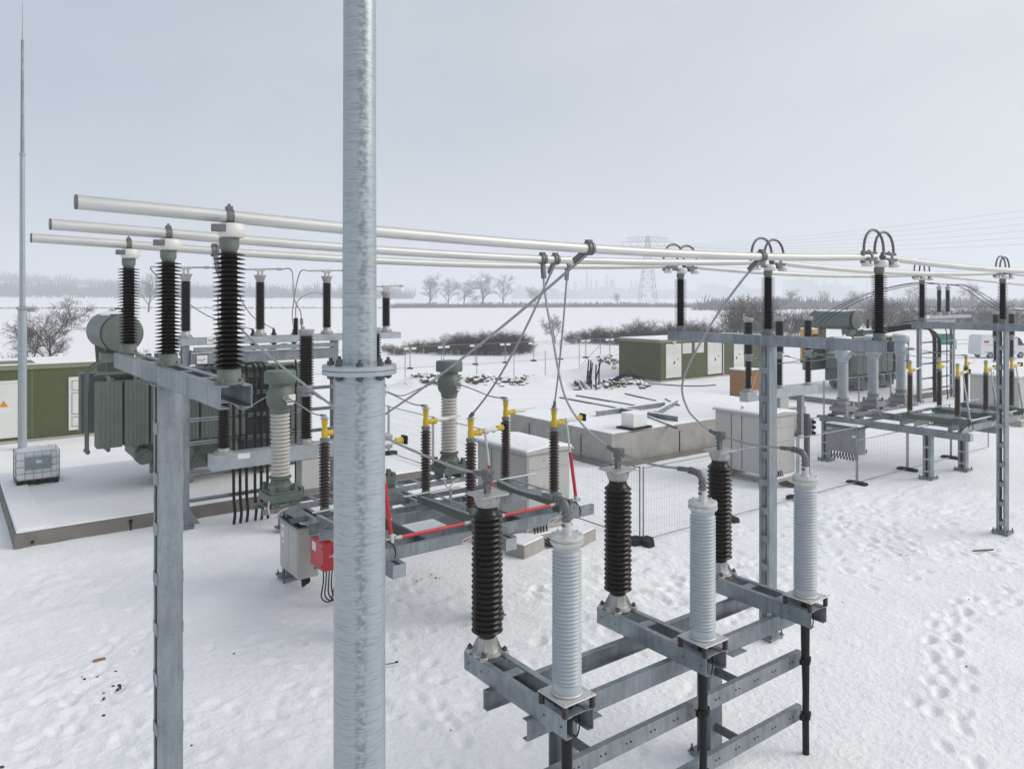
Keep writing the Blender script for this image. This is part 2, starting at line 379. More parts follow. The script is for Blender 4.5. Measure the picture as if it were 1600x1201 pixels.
for (p_, rr_, n_p) in ((gp(1330,830),3.0,60),(gp(1450,790),3.5,70),(gp(1000,910),1.8,36),(gp(890,990),1.5,26),(gp(150,1080),1.5,34),(gp(420,1000),1.3,24),(gp(690,1090),1.2,18),(gp(330,1150),1.2,18),(gp(1560,880),2.2,24),(gp(1130,870),2.2,30)):
    for k_ in range(n_p): FEET.append((p_[0]+r_.randn()*rr_*0.6, p_[1]+r_.randn()*rr_*0.6, r_.rand()*6.28, 0.03+0.05*r_.rand()))
RIDGE = [((26.2,47.9),(34.8,43.4),0.85,0.9), ((35.2,42.0),(40.5,40.0),0.45,0.8), ((44.0,47.6),(47.5,47.4),1.1,1.3)]
TREAD = [(gp(150,1060),3.0),(gp(330,1150),2.6),(gp(430,980),2.2),(gp(100,910),2.5),(gp(900,960),2.4),(gp(1000,900),2.6),(gp(690,1080),1.8),(gp(830,1160),1.6),(gp(1330,830),4.0),(gp(1450,790),4.5),(gp(1560,880),3.0),(gp(640,940),1.5)]
MOUND = [(PU_, 8.585) for PU_ in (1.914,12.372,22.851)]+[(5.88,6.87),(8.55,6.87),(6.32,13.3),(8.72,12.45),(6.34,16.9),(8.74,16.9),(27.6,12.7),(30.0,12.57),(27.6,16.55),(30.0,16.55),(5.38,22.2),(9.74,22.2),(2.2,4.6)]
def gz(u, v):
    u = np.asarray(u, float); v = np.asarray(v, float)
    Yc = FW[0]*u+FW[1]*v; Xc = RT[0]*u+RT[1]*v
    near = 1-sstep(np.hypot(u, v), 50, 120)
    z = 0.10*(fbm(u*0.16, v*0.16, 1)-0.5)*near
    tr = np.zeros_like(u)
    for (p, r) in TREAD: tr = np.maximum(tr, np.exp(-((u-p[0])**2+(v-p[1])**2)/(2*(r*0.55)**2)))
    tr = np.clip(tr*1.3*sstep(fbm(u*0.9, v*0.9, 77, 3), 0.30, 0.62), 0, 1)
    z = z+tr*(0.11*(fbm(u*1.9, v*1.9, 21, 4)-0.5)+0.09*(fbm(u*5.6, v*4.6, 31, 2)-0.5))*near
    lump = sstep(fbm(u*0.33, v*0.33, 41, 3), 0.46, 0.66)
    z = z+lump*0.06*(fbm(u*1.7, v*1.7, 51, 4)-0.5)*near+0.028*(fbm(u*2.6+v*0.6, v*0.8, 61, 3)-0.5)*near
    for (x, y, an, d) in (FEET if u.size > 8 else ()):
        i = np.nonzero((np.abs(u-x) < 0.5) & (np.abs(v-y) < 0.5))[0]
        if len(i):
            c, s = math.cos(an), math.sin(an); du, dv = u[i]-x, v[i]-y
            q = ((du*c+dv*s)/0.17)**2+((dv*c-du*s)/0.088)**2
            d *= 0.62; z[i] += -d*np.exp(-q*q*0.9)+0.30*d*np.exp(-(np.sqrt(q)-1.5)**2*5)
    for (p, q, h, w) in RIDGE:
        dx, dy = q[0]-p[0], q[1]-p[1]; L2 = dx*dx+dy*dy
        t = np.clip(((u-p[0])*dx+(v-p[1])*dy)/L2, 0, 1); d2 = (u-p[0]-dx*t)**2+(v-p[1]-dy*t)**2
        z = z+h*np.exp(-d2/(w*w))*(0.6+0.8*fbm(u*1.1, v*1.1, 91, 3))
    for (p, q, h, w) in [((36.0,40.8),(40.0,38.6),-0.5,0.7)]:
        dx, dy = q[0]-p[0], q[1]-p[1]; L2 = dx*dx+dy*dy
        t = np.clip(((u-p[0])*dx+(v-p[1])*dy)/L2, 0, 1); d2 = (u-p[0]-dx*t)**2+(v-p[1]-dy*t)**2
        z = z+h*np.exp(-d2/(w*w))
    for (x, y) in MOUND:
        q = ((u-x)**2+(v-y)**2)/0.2; z = z+0.075*np.exp(-q)*(0.6+0.8*fbm(u*3, v*3, 95, 2))
    # the land beyond: flat field, then a slow rise to the woods, a hill far left
    z = z+sstep(Yc, 520, 950)*(2.2+3.2*sstep(-Xc, -50, 250))+2.2*(fbm(u*0.004, v*0.004, 5)-0.5)*sstep(Yc, 250, 600)
    z = z+30*np.exp(-((Xc+900)**2/(2*230**2)+(Yc-1250)**2/(2*240**2)))
    return z
def axis(a, b, st, lim, k=1.055):
    c = list(np.arange(a, b+st/2, st)); s = st; x = c[-1]; R = []
    while x < lim: s *= k; x += s; R.append(x)
    s = st; x = c[0]; L = []
    while x > -lim: s *= k; x -= s; L.append(x)
    return np.array(L[::-1]+c+R)
au = axis(-4, 22, 0.06, 4200); av = axis(1, 20, 0.06, 4200)
UU, VV = np.meshgrid(au, av, indexing='ij'); ZZ = gz(UU.ravel(), VV.ravel())
nu, nv = len(au), len(av)
co = np.stack([UU.ravel(), VV.ravel(), ZZ], 1).astype(np.float32)
idx = np.arange(nu*nv).reshape(nu, nv)
q = np.stack([idx[:-1,:-1], idx[1:,:-1], idx[1:,1:], idx[:-1,1:]], -1).reshape(-1, 4)
me = bpy.data.meshes.new('ground'); me.vertices.add(len(co)); me.vertices.foreach_set('co', co.ravel())
me.loops.add(q.size); me.loops.foreach_set('vertex_index', q.ravel().astype(np.int32))
me.polygons.add(len(q)); me.polygons.foreach_set('loop_start', np.arange(0, q.size, 4, dtype=np.int32))
me.polygons.foreach_set('use_smooth', np.ones(len(q), dtype=bool)); me.update(); me.validate()
me.materials.append(M['snow'])
ground = bpy.data.objects.new('ground', me); COL.objects.link(ground); ground['kind'] = 'structure'
ground['label'] = 'snow-covered yard and the white field running to the horizon'; ground['category'] = 'ground'
def g1(u, v): return float(gz(np.array([u]), np.array([v]))[0])

# ------------------------------------------------------------------ busbar supports (three T-shaped portals) and their beams
PU = (1.914, 12.372, 22.851); PV = (6.476, 8.585, 10.693)
ZB = 5.687; ZT = 7.066
def foot(b, u, v, z0=0.05, s=0.42):
    b.box(u-s/2, u+s/2, v-s/2, v+s/2, z0+0.06, z0+0.085)
def anchors(t, u, v, z0=0.05, d=0.17):
    t = [c for c in t.children if c.name.startswith('base_plate')][-1]
    for a in (-d, d):
        for c in (-d, d): b = B(); anchor1(b, u, v, z0, a, c); obj('anchor_bolt', b, 'galv_dark', t)
def anchor1(b, u, v, z0, a, c):
    if 1:
        if 1:
            b.cyl((u+a, v+c, z0-0.1), (u+a, v+c, z0+0.17), 0.014, n=6); b.cyl((u+a, v+c, z0+0.085), (u+a, v+c, z0+0.115), 0.026, n=6)
            b.cyl((u+a, v+c, z0+0.03), (u+a, v+c, z0+0.06), 0.026, n=6)
def support(u, label):
    t = thing('busbar_support', label, 'steel support', (u, PV[1], 0), 'T-shaped steel supports under the busbars')
    v = PV[1]; zb = ZB-0.2
    for sgn in (-1, 1):
        b = B(); b.chan((u-0.12, v+sgn*0.11, 0.13), (u-0.12, v+sgn*0.11, zb), 0.24, 0.055, 0.011, (0, -sgn, 0), (1, 0, 0)); obj('column_channel', b, 'galv', t)
    for su in (-1, 1):
        z = 0.30
        while z < zb:
            b = B(); x = u+su*0.124; b.box(x-0.004, x+0.003, v-0.1, v+0.1, z, z+0.12); obj('batten', b, 'galv', t); z += 0.52
    b = B(); foot(b, u, v); b.box(u-0.16, u+0.16, v-0.15, v+0.15, zb-0.003, zb+0.012); obj('base_plate', b, 'galv', t)
    anchors(t, u, v)
    for sgn in (-1, 1):
        b = B(); b.chan((u+sgn*0.13, PV[0]-0.19, zb+0.014), (u+sgn*0.13, PV[2]+0.24, zb+0.014), 0.186, 0.075, 0.010, (-sgn, 0, 0)); obj('beam_channel', b, 'galv', t)
    for y in (PV[0], PV[0]+0.62, PV[0]+1.4, PV[1], PV[1]+0.62, PV[1]+1.4, PV[2]):
        b = B(); b.box(u-0.119, u+0.119, y-0.06, y+0.06, ZB-0.014, ZB-0.004); obj('tie_plate', b, 'galv', t)
    return t
support(PU[0], 'galvanised T-shaped busbar support nearest the thick mast, at the left')
support(PU[1], 'galvanised T-shaped busbar support in the middle, behind the grey cable terminations')
support(PU[2], 'galvanised T-shaped busbar support at the right edge of the photo')

def sheds(z0, z1, rc, rs, n, style='sharp', alt=1.0):
    """outline of a porcelain body with n sheds"""
    p = [(rc*0.98, z0)]; d = (z1-z0)/n
    for i in range(n):
        a = z0+i*d; R = rs if i % 2 == 0 else rc+(rs-rc)*alt
        if style == 'sharp': p += [(rc, a+0.05*d), (rc*1.03, a+0.30*d), (R*0.97, a+0.36*d), (R, a+0.42*d), (R*0.98, a+0.50*d), (rc*1.12, a+0.86*d), (rc, a+0.97*d)]
        else: p += [(rc, a+0.04*d), (rc*1.01, a+0.18*d), (R*0.95, a+0.22*d), (R, a+0.38*d), (R*0.97, a+0.54*d), (rc+(R-rc)*0.25, a+0.80*d), (rc, a+0.94*d)]
    p.append((rc*0.98, z1)); return p

# post insulators that carry the busbars: local origin at the beam top
def post_insulator(u, v, label, wide):
    t = thing('post_insulator', label, 'insulator', (u, v, ZB), 'black post insulators under the busbars')
    b = B(); b.lathe([(0.115,0),(0.115,0.018),(0.094,0.022),(0.094,0.12),(0.085,0.128)], 28)
    for a in range(4):
        q = math.pi/4+a*math.pi/2; b.cyl((0.105*math.cos(q), 0.105*math.sin(q), 0.0), (0.105*math.cos(q), 0.105*math.sin(q), 0.045), 0.014, n=6)
    obj('base_cap', b, 'cap_green', t, local=True)
    b = B(); b.lathe(sheds(0.128, 1.085, 0.064, 0.130, 25), 30); obj('shed_body', b, 'porcelain', t, local=True)
    b = B(); b.lathe([(0.060,1.080),(0.066,1.10),(0.080,1.13),(0.081,1.20),(0.070,1.205)], 24); obj('top_cap', b, 'cap_green', t, local=True)
    b = B(); b.lathe([(0.07,1.203),(0.092,1.206),(0.106,1.222),(0.112,1.255),(0.108,1.295),(0.092,1.318),(0.05,1.323)], 28, (0.012,-0.03,0)); obj('saddle_block', b, 'cap_grey', t, local=True)
    if wide:
        for s in (-0.42, 0.42): b = B(); b.lathe([(0.01,1.203),(0.075,1.206),(0.09,1.222),(0.096,1.25),(0.09,1.285),(0.075,1.302),(0.01,1.304)], 20, (s, -0.03, 0)); obj('end_block', b, 'cap_grey', t, local=True)
    b = B(); dz = ZT-ZB
    for s in ((-0.32, 0.32) if wide else (0.0,)):
        b.lathe([(0.0555,-0.03),(0.064,-0.028),(0.064,0.028),(0.0555,0.03)], 18, (s, 0, dz), 'x', caps=False)
        b.cbox((s, 0.0, dz+0.07), (0.05, 0.05, 0.03)); b.cyl((s, 0, dz+0.06), (s, 0, dz+0.105), 0.012, n=6)
        b.cbox((s-0.11, -0.085, dz-0.105), (0.10, 0.06, 0.06))
        if wide: b.cbox((s, 0, dz-0.06), (0.30, 0.13, 0.07)); b.cbox((s, 0, dz+0.055), (0.30, 0.10, 0.03))
    if wide: b.cbox((0, 0, dz-0.105), (1.05, 0.085, 0.022))
    obj('tube_clamp', b, 'clamp', t, local=True)
    return t
NM = ['nearest', 'middle', 'farthest']
PI = post_insulator(PU[0], PV[0], 'tall black post insulator under the nearest busbar end, left of the thick mast', False)
copy_tree(PI, (PU[0], PV[1], ZB), 'black post insulator under the middle busbar end, above the left support column')
copy_tree(PI, (PU[0], PV[2], ZB), 'black post insulator under the farthest busbar end, before the green tank drum')
PJ = post_insulator(PU[1], PV[0], 'black post insulator with two grey cable loops, rightmost on the middle support', True)
copy_tree(PJ, (PU[1], PV[1], ZB), 'black post insulator above the column of the middle support')
copy_tree(PJ, (PU[1], PV[2], ZB), 'black post insulator at the left end of the middle support beam')
copy_tree(PJ, (PU[2], PV[1], ZB), 'black post insulator above the rightmost support column')
copy_tree(PJ, (PU[2], PV[2], ZB), 'black post insulator at the left end of the rightmost support beam')

# aluminium tube busbars, span by span, with the small sag of their own weight
def sagz(u):
    for i in (0, 1):
        if PU[i] <= u <= PU[i+1]:
            x = (u-PU[i])/(PU[i+1]-PU[i]); return ZT-4*0.118*x*(1-x)
    if u < PU[0]: return ZT+(PU[0]-u)*0.035
    return ZT-(u-PU[2])*0.03
def busbar(v, u0, u1, label):
    t = thing('tube_busbar', label, 'busbar', ((u0+u1)/2, v, ZT), 'aluminium tube busbars')
    n = 28; pts = [(u0+(u1-u0)*i/n, v, sagz(u0+(u1-u0)*i/n)) for i in range(n+1)]
    b = B(); b.tube(pts, 0.0545, 24); obj('tube', b, 'alu', t, smooth=50)
    b = B(); b.tube([(u0-0.004, v, sagz(u0)), (u0+0.012, v, sagz(u0))], 0.0555, 24); obj('end_cap', b, 'clamp', t)
    return t
NEARN = ('nearest and thickest-looking', 'middle', 'farthest and lowest')
ends = (0.80, 0.845, 0.857)
for i in range(3):
    busbar(PV[i], ends[i], PU[1]-0.11, '%s aluminium tube busbar with a free end at the left' % NEARN[i])
    busbar(PV[i], PU[1]+0.11, PU[2]-0.11 if i else PU[2]+4, '%s aluminium tube busbar leaving to the right of the middle support' % NEARN[i])
for i in (1, 2): busbar(PV[i], PU[2]+0.11, PU[2]+8, '%s short piece of tube busbar beyond the rightmost support' % NEARN[i])

def loops(u, v, label):
    t = thing('expansion_loop', label, 'cable loop', (u, v, ZT), 'grey cable loops over the busbar joints')
    for s, o in ((-0.0, -0.055), (0.0, 0.055)):
        pts = []
        a0, a1 = (-0.58, 0.04) if o < 0 else (-0.04, 0.58)
        for i in range(17):
            q = math.pi*i/16; pts.append(((a0+a1)/2-(a1-a0)/2*math.cos(q), o, 0.05+0.37*math.sin(q)**0.8))
        b = B(); b.tube(pts, 0.0225, 8); obj('cable', b, 'clamp', t, local=True)
        for x in (a0, a1):
            b = B(); b.cbox((x, o*0.8, 0.035), (0.07, 0.05, 0.075)); obj('lug', b, 'clamp', t, local=True, bevel=0.006)
    return t
LP = loops(PU[1], PV[0], 'pair of tall grey cable loops on the nearest busbar joint at the middle support')
copy_tree(LP, (PU[1], PV[1], ZT), 'pair of grey cable loops on the middle busbar joint above the column')
copy_tree(LP, (PU[1], PV[2], ZT), 'pair of grey cable loops at the leftmost joint, low behind the near tube')
copy_tree(LP, (PU[2], PV[1], ZT), 'pair of grey cable loops on the joint at the right edge')
copy_tree(LP, (PU[2], PV[2], ZT), 'pair of grey cable loops left of the rightmost pair')

# ------------------------------------------------------------------ lightning masts
def mast(u, v, label, top):
    t = thing('lightning_mast', label, 'mast', (u, v, 0), 'galvanised lightning masts')
    zf = 5.93
    b = B(); b.tube([(0,0,0.0),(0,0,zf-0.03)], [0.170,0.165], 48); obj('lower_tube', b, 'zinc_pole', t, local=True)
    b = B(); b.lathe([(0.165,-0.034),(0.238,-0.030),(0.240,-0.026),(0.240,-0.004),(0.236,-0.001),(0.12,-0.001)], 48, (0,0,zf)); b.lathe([(0.10,0.001),(0.236,0.001),(0.240,0.004),(0.240,0.026),(0.236,0.030),(0.11,0.032)], 48, (0,0,zf)); fl = obj('flange', b, 'galv_light', t, local=True)
    for k in range(8):
        q = 0.35+k*math.pi/4; x, y = 0.185*math.cos(q), 0.185*math.sin(q)
        b = B(); b.cyl((x,y,zf-0.065), (x,y,zf+0.075), 0.012, n=8); b.cyl((x,y,zf+0.030), (x,y,zf+0.055), 0.023, n=6); b.cyl((x,y,zf-0.058), (x,y,zf-0.036), 0.023, n=6); obj('flange_bolt', b, 'galv_dark', fl, local=True)
    b = B(); b.tube([(0,0,zf+0.03),(0,0,12.4)], [0.111,0.095], 48); obj('middle_tube', b, 'zinc_pole', t, local=True)
    b = B(); b.lathe([(0.108,-0.004),(0.1125,-0.003),(0.1125,0.014),(0.108,0.015)], 48, (0,0,zf+0.47), caps=False); obj('weld_ring', b, 'galv_light', t, local=True)
    b = B(); b.lathe([(0.095,-0.05),(0.13,-0.03),(0.13,0.03),(0.08,0.05)], 32, (0,0,12.4)); obj('upper_joint', b, 'galv_light', t, local=True)
    b = B(); b.tube([(0,0,12.4),(0,0,top)], [0.075,0.05], 24); b.tube([(0,0,top),(0,0,top+1.6)], [0.02,0.008], 8); obj('tip', b, 'galv', t, local=True)
    return t
MA = mast(2.20, 4.615, 'thick galvanised mast with a bolted flange, in front of everything', 17.2)
p = gp(35, 702)
copy_tree(MA, (p[0], p[1], 0), 'slender far mast at the left edge behind the caged white tank')

# ------------------------------------------------------------------ near frame with arresters and cable terminations
FU = (5.30, 7.50, 9.70); FZ = 2.10
t = thing('termination_stand', 'galvanised steel frame in the foreground carrying three black and three grey insulators', 'steel frame', (7.5, 6.8, 0))
for u in FU:
    for s in (-1, 1):
        b = B(); b.chan((u+s*0.19, 5.92, FZ-0.22), (u+s*0.19, 7.82, FZ-0.22), 0.22, 0.08, 0.010, (-s, 0, 0)); obj('beam_channel', b, 'galv', t, bevel=0.003)
    for y0, y1 in ((7.40,7.78),(6.98,7.12),(6.44,6.54),(5.95,6.06)):
        b = B(); b.box(u-0.178, u+0.178, y0, y1, FZ-0.021, FZ-0.011); obj('tie_plate', b, 'galv', t)
for v in (6.45, 7.28):
    s = 1 if v < 7 else -1
    b = B(); b.chan((5.02, v, FZ-0.445), (10.0, v, FZ-0.445), 0.222, 0.085, 0.010, (0, s, 0)); obj('cross_beam', b, 'galv', t, bevel=0.003)
for u in FU:
    for v in (6.40, 6.50, 7.22, 7.32):
        for s in (-1, 1): b = B(); b.cyl((u+s*0.15, v, FZ-0.212), (u+s*0.15, v, FZ-0.185), 0.016, n=6); b.cyl((u+s*0.15, v, FZ-0.245), (u+s*0.15, v, FZ-0.222), 0.016, n=6); obj('bolt', b, 'galv_dark', t)
    for s in (-1, 1):
        for v in (6.0, 6.28, 7.45, 7.72): b = B(); b.cyl((u+s*0.19, v, FZ-0.11), (u+s*0.20, v, FZ-0.11), 0.011, n=6); obj('bolt', b, 'galv_dark', t)
for u in (5.88, 8.55):
    b = B(); b.extrude([(-0.12,-0.12),(0.12,-0.12),(0.12,-0.107),(0.006,-0.107),(0.006,0.107),(0.12,0.107),(0.12,0.12),(-0.12,0.12),(-0.12,0.107),(-0.006,0.107),(-0.006,-0.107),(-0.12,-0.107)], (u, 6.87, 0.1), (u, 6.87, FZ-0.447), (1,0,0), (0,1,0)); obj('column', b, 'galv', t)
    b = B(); foot(b, u, 6.87, 0.02)
    for s in (-1, 1): b.extrude([(0,0),(0.13,0),(0,0.28)], (u+s*0.121, 6.865, 0.105), (u+s*0.121, 6.875, 0.105), (s,0,0), (0,0,1))
    b.box(u-0.15, u+0.15, 6.36, 7.36, FZ-0.460, FZ-0.448); obj('base_plate', b, 'galv', t)
    anchors(t, u, 6.87, 0.02)
    for z in (1.25, 0.48):
        b = B(); b.chan((u-0.04, 6.32, z-0.03), (u-0.04, 6.76, z-0.03), 0.1, 0.05, 0.006, (1, 0, 0)); obj('bracket_arm', b, 'galv_dark', t)
for z in (1.22, 0.45):
    b = B(); b.chan((4.75, 6.245, z-0.03), (9.80, 6.245, z-0.03), 0.195, 0.085, 0.007, (0, 1, 0)); obj('cable_rail', b, 'galv', t, bevel=0.003)
    b = B()
    for k in range(12):
        for e in (0.0, 0.07): b.cyl((5.1+k*0.4+e, 6.238, z+0.07), (5.1+k*0.4+e, 6.2445, z+0.07), 0.011, n=8)
    obj('rail_slots', b, 'black', t)

def arrester(u, label):
    t = thing('surge_arrester', label, 'surge arrester', (u, 7.60, FZ), 'black surge arresters on the foreground frame')
    b = B()
    b.lathe([(0.20,0.0),(0.205,0.03),(0.165,0.05),(0.135,0.09),(0.118,0.21),(0.10,0.215)], 8); 
    for k in range(4):
        q = math.pi/4+k*math.pi/2; c, s = math.cos(q), math.sin(q)
        b.lathe([(0.05,0.0),(0.052,0.04),(0.04,0.05)], 12, (0.215*c, 0.215*s, 0))
        b.bar((0.10*c, 0.10*s, 0.06), (0.21*c, 0.21*s, 0.022), 0.09, 0.05)
        b.extrude([(0.10,0.05),(0.20,0.04),(0.118,0.20)], (-0.008*s, 0.008*c, 0), (0.008*s, -0.008*c, 0), (c,s,0), (0,0,1))
    cf = obj('cast_foot', b, 'alu_cast', t, local=True, bevel=0.004)
    for k in range(4):
        q = math.pi/4+k*math.pi/2; x, y = 0.215*math.cos(q), 0.215*math.sin(q)
        b = B(); b.cyl((x,y,-0.05), (x,y,0.10), 0.014, n=8); b.cyl((x,y,0.05), (x,y,0.082), 0.030, n=6); obj('bolt', b, 'galv_dark', cf, local=True)
    b = B(); b.lathe([(0.105,0.205),(0.112,0.22),(0.112,0.26)]+sheds(0.26, 1.70, 0.150, 0.192, 22, 'round', 0.90)+[(0.125,1.73),(0.118,1.80)], 36); obj('shed_body', b, 'porcelain', t, local=True)
    b = B(); b.lathe([(0.115,1.775),(0.128,1.78),(0.150,1.83),(0.165,1.90),(0.168,1.91)], 24); b.cbox((0,0,1.925), (0.40,0.36,0.022))
    for k in range(4):
        q = k*math.pi/2+0.2; b.extrude([(0.12,1.80),(0.185,1.912),(0.12,1.912)], (-0.008*math.sin(q),0.008*math.cos(q),0), (0.008*math.sin(q),-0.008*math.cos(q),0), (math.cos(q),math.sin(q),0), (0,0,1))
    for x in (-0.17,0.17):
        for y in (-0.15,0.15): b.cyl((x,y,1.92), (x,y,1.955), 0.014, n=6)
    obj('top_flange', b, 'alu_cast', t, local=True, bevel=0.003)
    b = B(); b.cbox((0,0,2.02), (0.075,0.05,0.17)); b.cbox((0,-0.02,2.155), (0.11,0.12,0.13)); 
    for s in (-1,1):
        for z in (1.99,2.05,2.13,2.18): b.cyl((s*0.03,-0.09 if z > 2.1 else -0.035,z), (s*0.03,0.05,z), 0.011, n=6)
    obj('terminal', b, 'clamp', t, local=True, bevel=0.005)
    return t
AR = arrester(FU[0], 'black ribbed surge arrester closest to the camera, left on the foreground frame')
copy_tree(AR, (FU[1], 7.60, FZ), 'black ribbed surge arrester in the middle of the foreground frame')
copy_tree(AR, (FU[2], 7.60, FZ), 'black ribbed surge arrester at the far right of the foreground frame')

def termination(u, label):
    t = thing('cable_termination', label, 'cable termination', (u, 6.13, FZ), 'pale grey cable terminations on the foreground frame')
    b = B(); b.cbox((0,0,0.128), (0.44,0.44,0.016)); b.lathe([(0.165,0.137),(0.17,0.15),(0.168,0.162),(0.14,0.168)], 32)
    for x in (-0.19,0.19):
        for y in (-0.19,0.19): b.cyl((x,y,0.13), (x,y,0.152), 0.013, n=6)
    bp = obj('base_plate', b, 'alu', t, local=True, bevel=0.006)
    for x in (-0.19,0.19):
        for y in (-0.19,0.19):
            b = B(); b.lathe(sheds(0.0, 0.12, 0.026, 0.036, 4, 'round'), 14, (x,y,0)); obj('standoff', b, 'porcelain_red', bp, local=True)
    b = B(); b.lathe([(0.150,0.160),(0.155,0.19),(0.142,0.25)]+sheds(0.25, 1.64, 0.136, 0.158, 34, 'round')+[(0.142,1.66),(0.145,1.71)], 36); obj('shed_body', b, 'silicone', t, local=True)
    b = B(); b.lathe([(0.140,1.68),(0.170,1.70),(0.178,1.72),(0.178,1.745),(0.160,1.75),(0.160,1.765),(0.176,1.77),(0.176,1.795),(0.165,1.802),(0.055,1.804),(0.050,1.82),(0.050,1.93),(0.04,1.935)], 36)
    for k in range(8): b.cyl((0.15*math.cos(k*math.pi/4),0.15*math.sin(k*math.pi/4),1.80),(0.15*math.cos(k*math.pi/4),0.15*math.sin(k*math.pi/4),1.818),0.012,n=6)
    obj('top_flange', b, 'alu', t, local=True)
    b = B(); pts = [(0,0,1.86),(0,0.0,1.98),(0,0.005,2.05),(0,0.04,2.11),(0,0.11,2.135),(0,0.2,2.145)]; b.tube(spline(pts, 4), 0.043, 14)
    for i in range(3):
        for s in (-1,1): b.cbox((s*0.04, 0.0, 1.90+i*0.06), (0.035,0.05,0.03)); b.cbox((s*0.04, 0.08+i*0.05, 2.135), (0.035,0.028,0.05))
    obj('elbow_clamp', b, 'clamp', t, local=True, bevel=0.003)
    b = B(); b.tube([(0,0,0.12),(0,0,-0.25),(0,0,-0.5),(0,-0.01,-1.2),(0.01,0.0,-1.6),(0.05,0.02,-2.3)], [0.062,0.062,0.060,0.047,0.047,0.047], 16); cb = obj('cable', b, 'cable', t, local=True)
    for z in (-0.82,-1.59):
        b = B(); b.lathe([(0.048,0),(0.066,0.004),(0.066,0.03),(0.052,0.034),(0.052,0.05),(0.066,0.054),(0.066,0.08),(0.048,0.084)], 14, (0,-0.005,z)); 
        for s in (-1,1): b.cbox((s*0.078,0,z+0.04), (0.055,0.05,0.07))
        obj('cable_cleat', b, 'black', cb, local=True)
    b = B(); b.tube(spline([(0.10,0.02,0.12),(0.13,-0.02,-0.05),(0.15,-0.03,-0.25),(0.12,-0.02,-0.36),(0.07,0,-0.3),(0.06,0,-0.1)],6), 0.009, 6); obj('earth_loop', b, 'cable', t, local=True)
    return t
TE = termination(FU[0], 'pale grey ribbed cable termination closest to the camera')
copy_tree(TE, (FU[1], 6.13, FZ), 'pale grey ribbed cable termination in the middle, beside the middle black arrester')
copy_tree(TE, (FU[2], 6.13, FZ), 'pale grey ribbed cable termination at the far right, before the ladder-like column')

# ------------------------------------------------------------------ flexible conductors
def tee(b, u, v, z, dirn):
    """clamp round a busbar tube plus a bolted barrel along dirn"""
    b.lathe([(0.056,-0.045),(0.078,-0.042),(0.078,-0.008),(0.068,-0.005),(0.068,0.005),(0.078,0.008),(0.078,0.042),(0.056,0.045)], 16, (u, v, z), 'x', caps=False)
    b.cbox((u, v, z+0.085), (0.075,0.05,0.03))
    d = Vector(dirn).normalized(); p = Vector((u, v, z))
    b.bar(p+d*0.06, p+d*0.13, 0.06, 0.045, (1,0,0.01)); b.bar(p+d*0.12, p+d*0.28, 0.062, 0.05, (1,0,0.01))
def conductor(pts, label, r=0.0165, a=None, group='flexible conductors between the devices', lug=True, k=7):
    t = thing('flexible_conductor', label, 'conductor', tuple(pts[0]), group)
    P = spline(pts, k); b = B(); b.tube(P, r, 8); obj('rope', b, 'wire', t, smooth=60)
    if a: b = B(); tee(b, *a, P[3]-P[0]); obj('busbar_clamp', b, 'clamp', t)
    if lug:
        d = (P[-1]-P[-3]).normalized(); b = B(); b.bar(P[-1]-d*0.16, P[-1]+d*0.02, r*3, r*3.2); obj('lug', b, 'clamp', t)
    return t
zc = sagz(2.97)
conductor([(2.97,PV[2],zc-0.06),(3.02,10.6,6.62),(3.22,10.28,5.95),(4.05,9.2,4.98),(4.5,8.6,4.62),(5.0,7.95,4.34),(5.3,7.62,4.25)], 'grey rope conductor swooping from the farthest busbar to the nearest black arrester', a=(2.97,PV[2],zc))
zc = sagz(6.96)
conductor([(6.96,PV[1],zc-0.06),(6.98,8.55,6.45),(7.02,8.45,5.9),(7.12,8.28,5.0),(7.3,7.98,4.52),(7.5,7.62,4.25)], 'grey rope conductor hanging from the middle busbar to the middle black arrester', a=(6.96,PV[1],zc))
zc = sagz(9.18)
conductor([(9.18,PV[0],zc-0.03),(9.2,6.85,6.6),(9.24,7.42,5.96),(9.3,7.98,5.12),(9.42,8.0,4.65),(9.58,7.8,4.38),(9.7,7.62,4.25)], 'grey rope conductor curving from the nearest busbar to the right-hand black arrester', a=(9.18,PV[0],zc))
for i, nm in enumerate(('nearest', 'middle', 'right-hand')):
    conductor([(FU[i],7.58,4.255),(FU[i]+0.01,7.0,4.20),(FU[i],6.36,4.243)], 'short grey rope from the %s black arrester to its pale grey neighbour' % nm)

# ------------------------------------------------------------------ the switch bays (disconnector, current transformers, breaker)
DZ = 2.38                                    # underside of the disconnector insulators
def column2(t, u, v, z1, w=0.26):
    for s in (-1, 1):
        b = B(); b.chan((u-w/2, v+s*w/2, 0.13), (u-w/2, v+s*w/2, z1), w, 0.085, 0.011, (0,-s,0), (1,0,0)); obj('column_channel', b, 'galv', t)
    for su in (-1, 1):
        z = 0.32
        while z < z1-0.1:
            b = B(); x = u+su*(w/2+0.004); b.box(x-0.004, x+0.004, v-w/2+0.02, v+w/2-0.02, z, z+0.06); obj('batten', b, 'galv_light', t); z += 0.42
    b = B(); foot(b, u, v, 0.05, 0.5); obj('base_plate', b, 'galv', t)
    anchors(t, u, v, 0.05, 0.2)

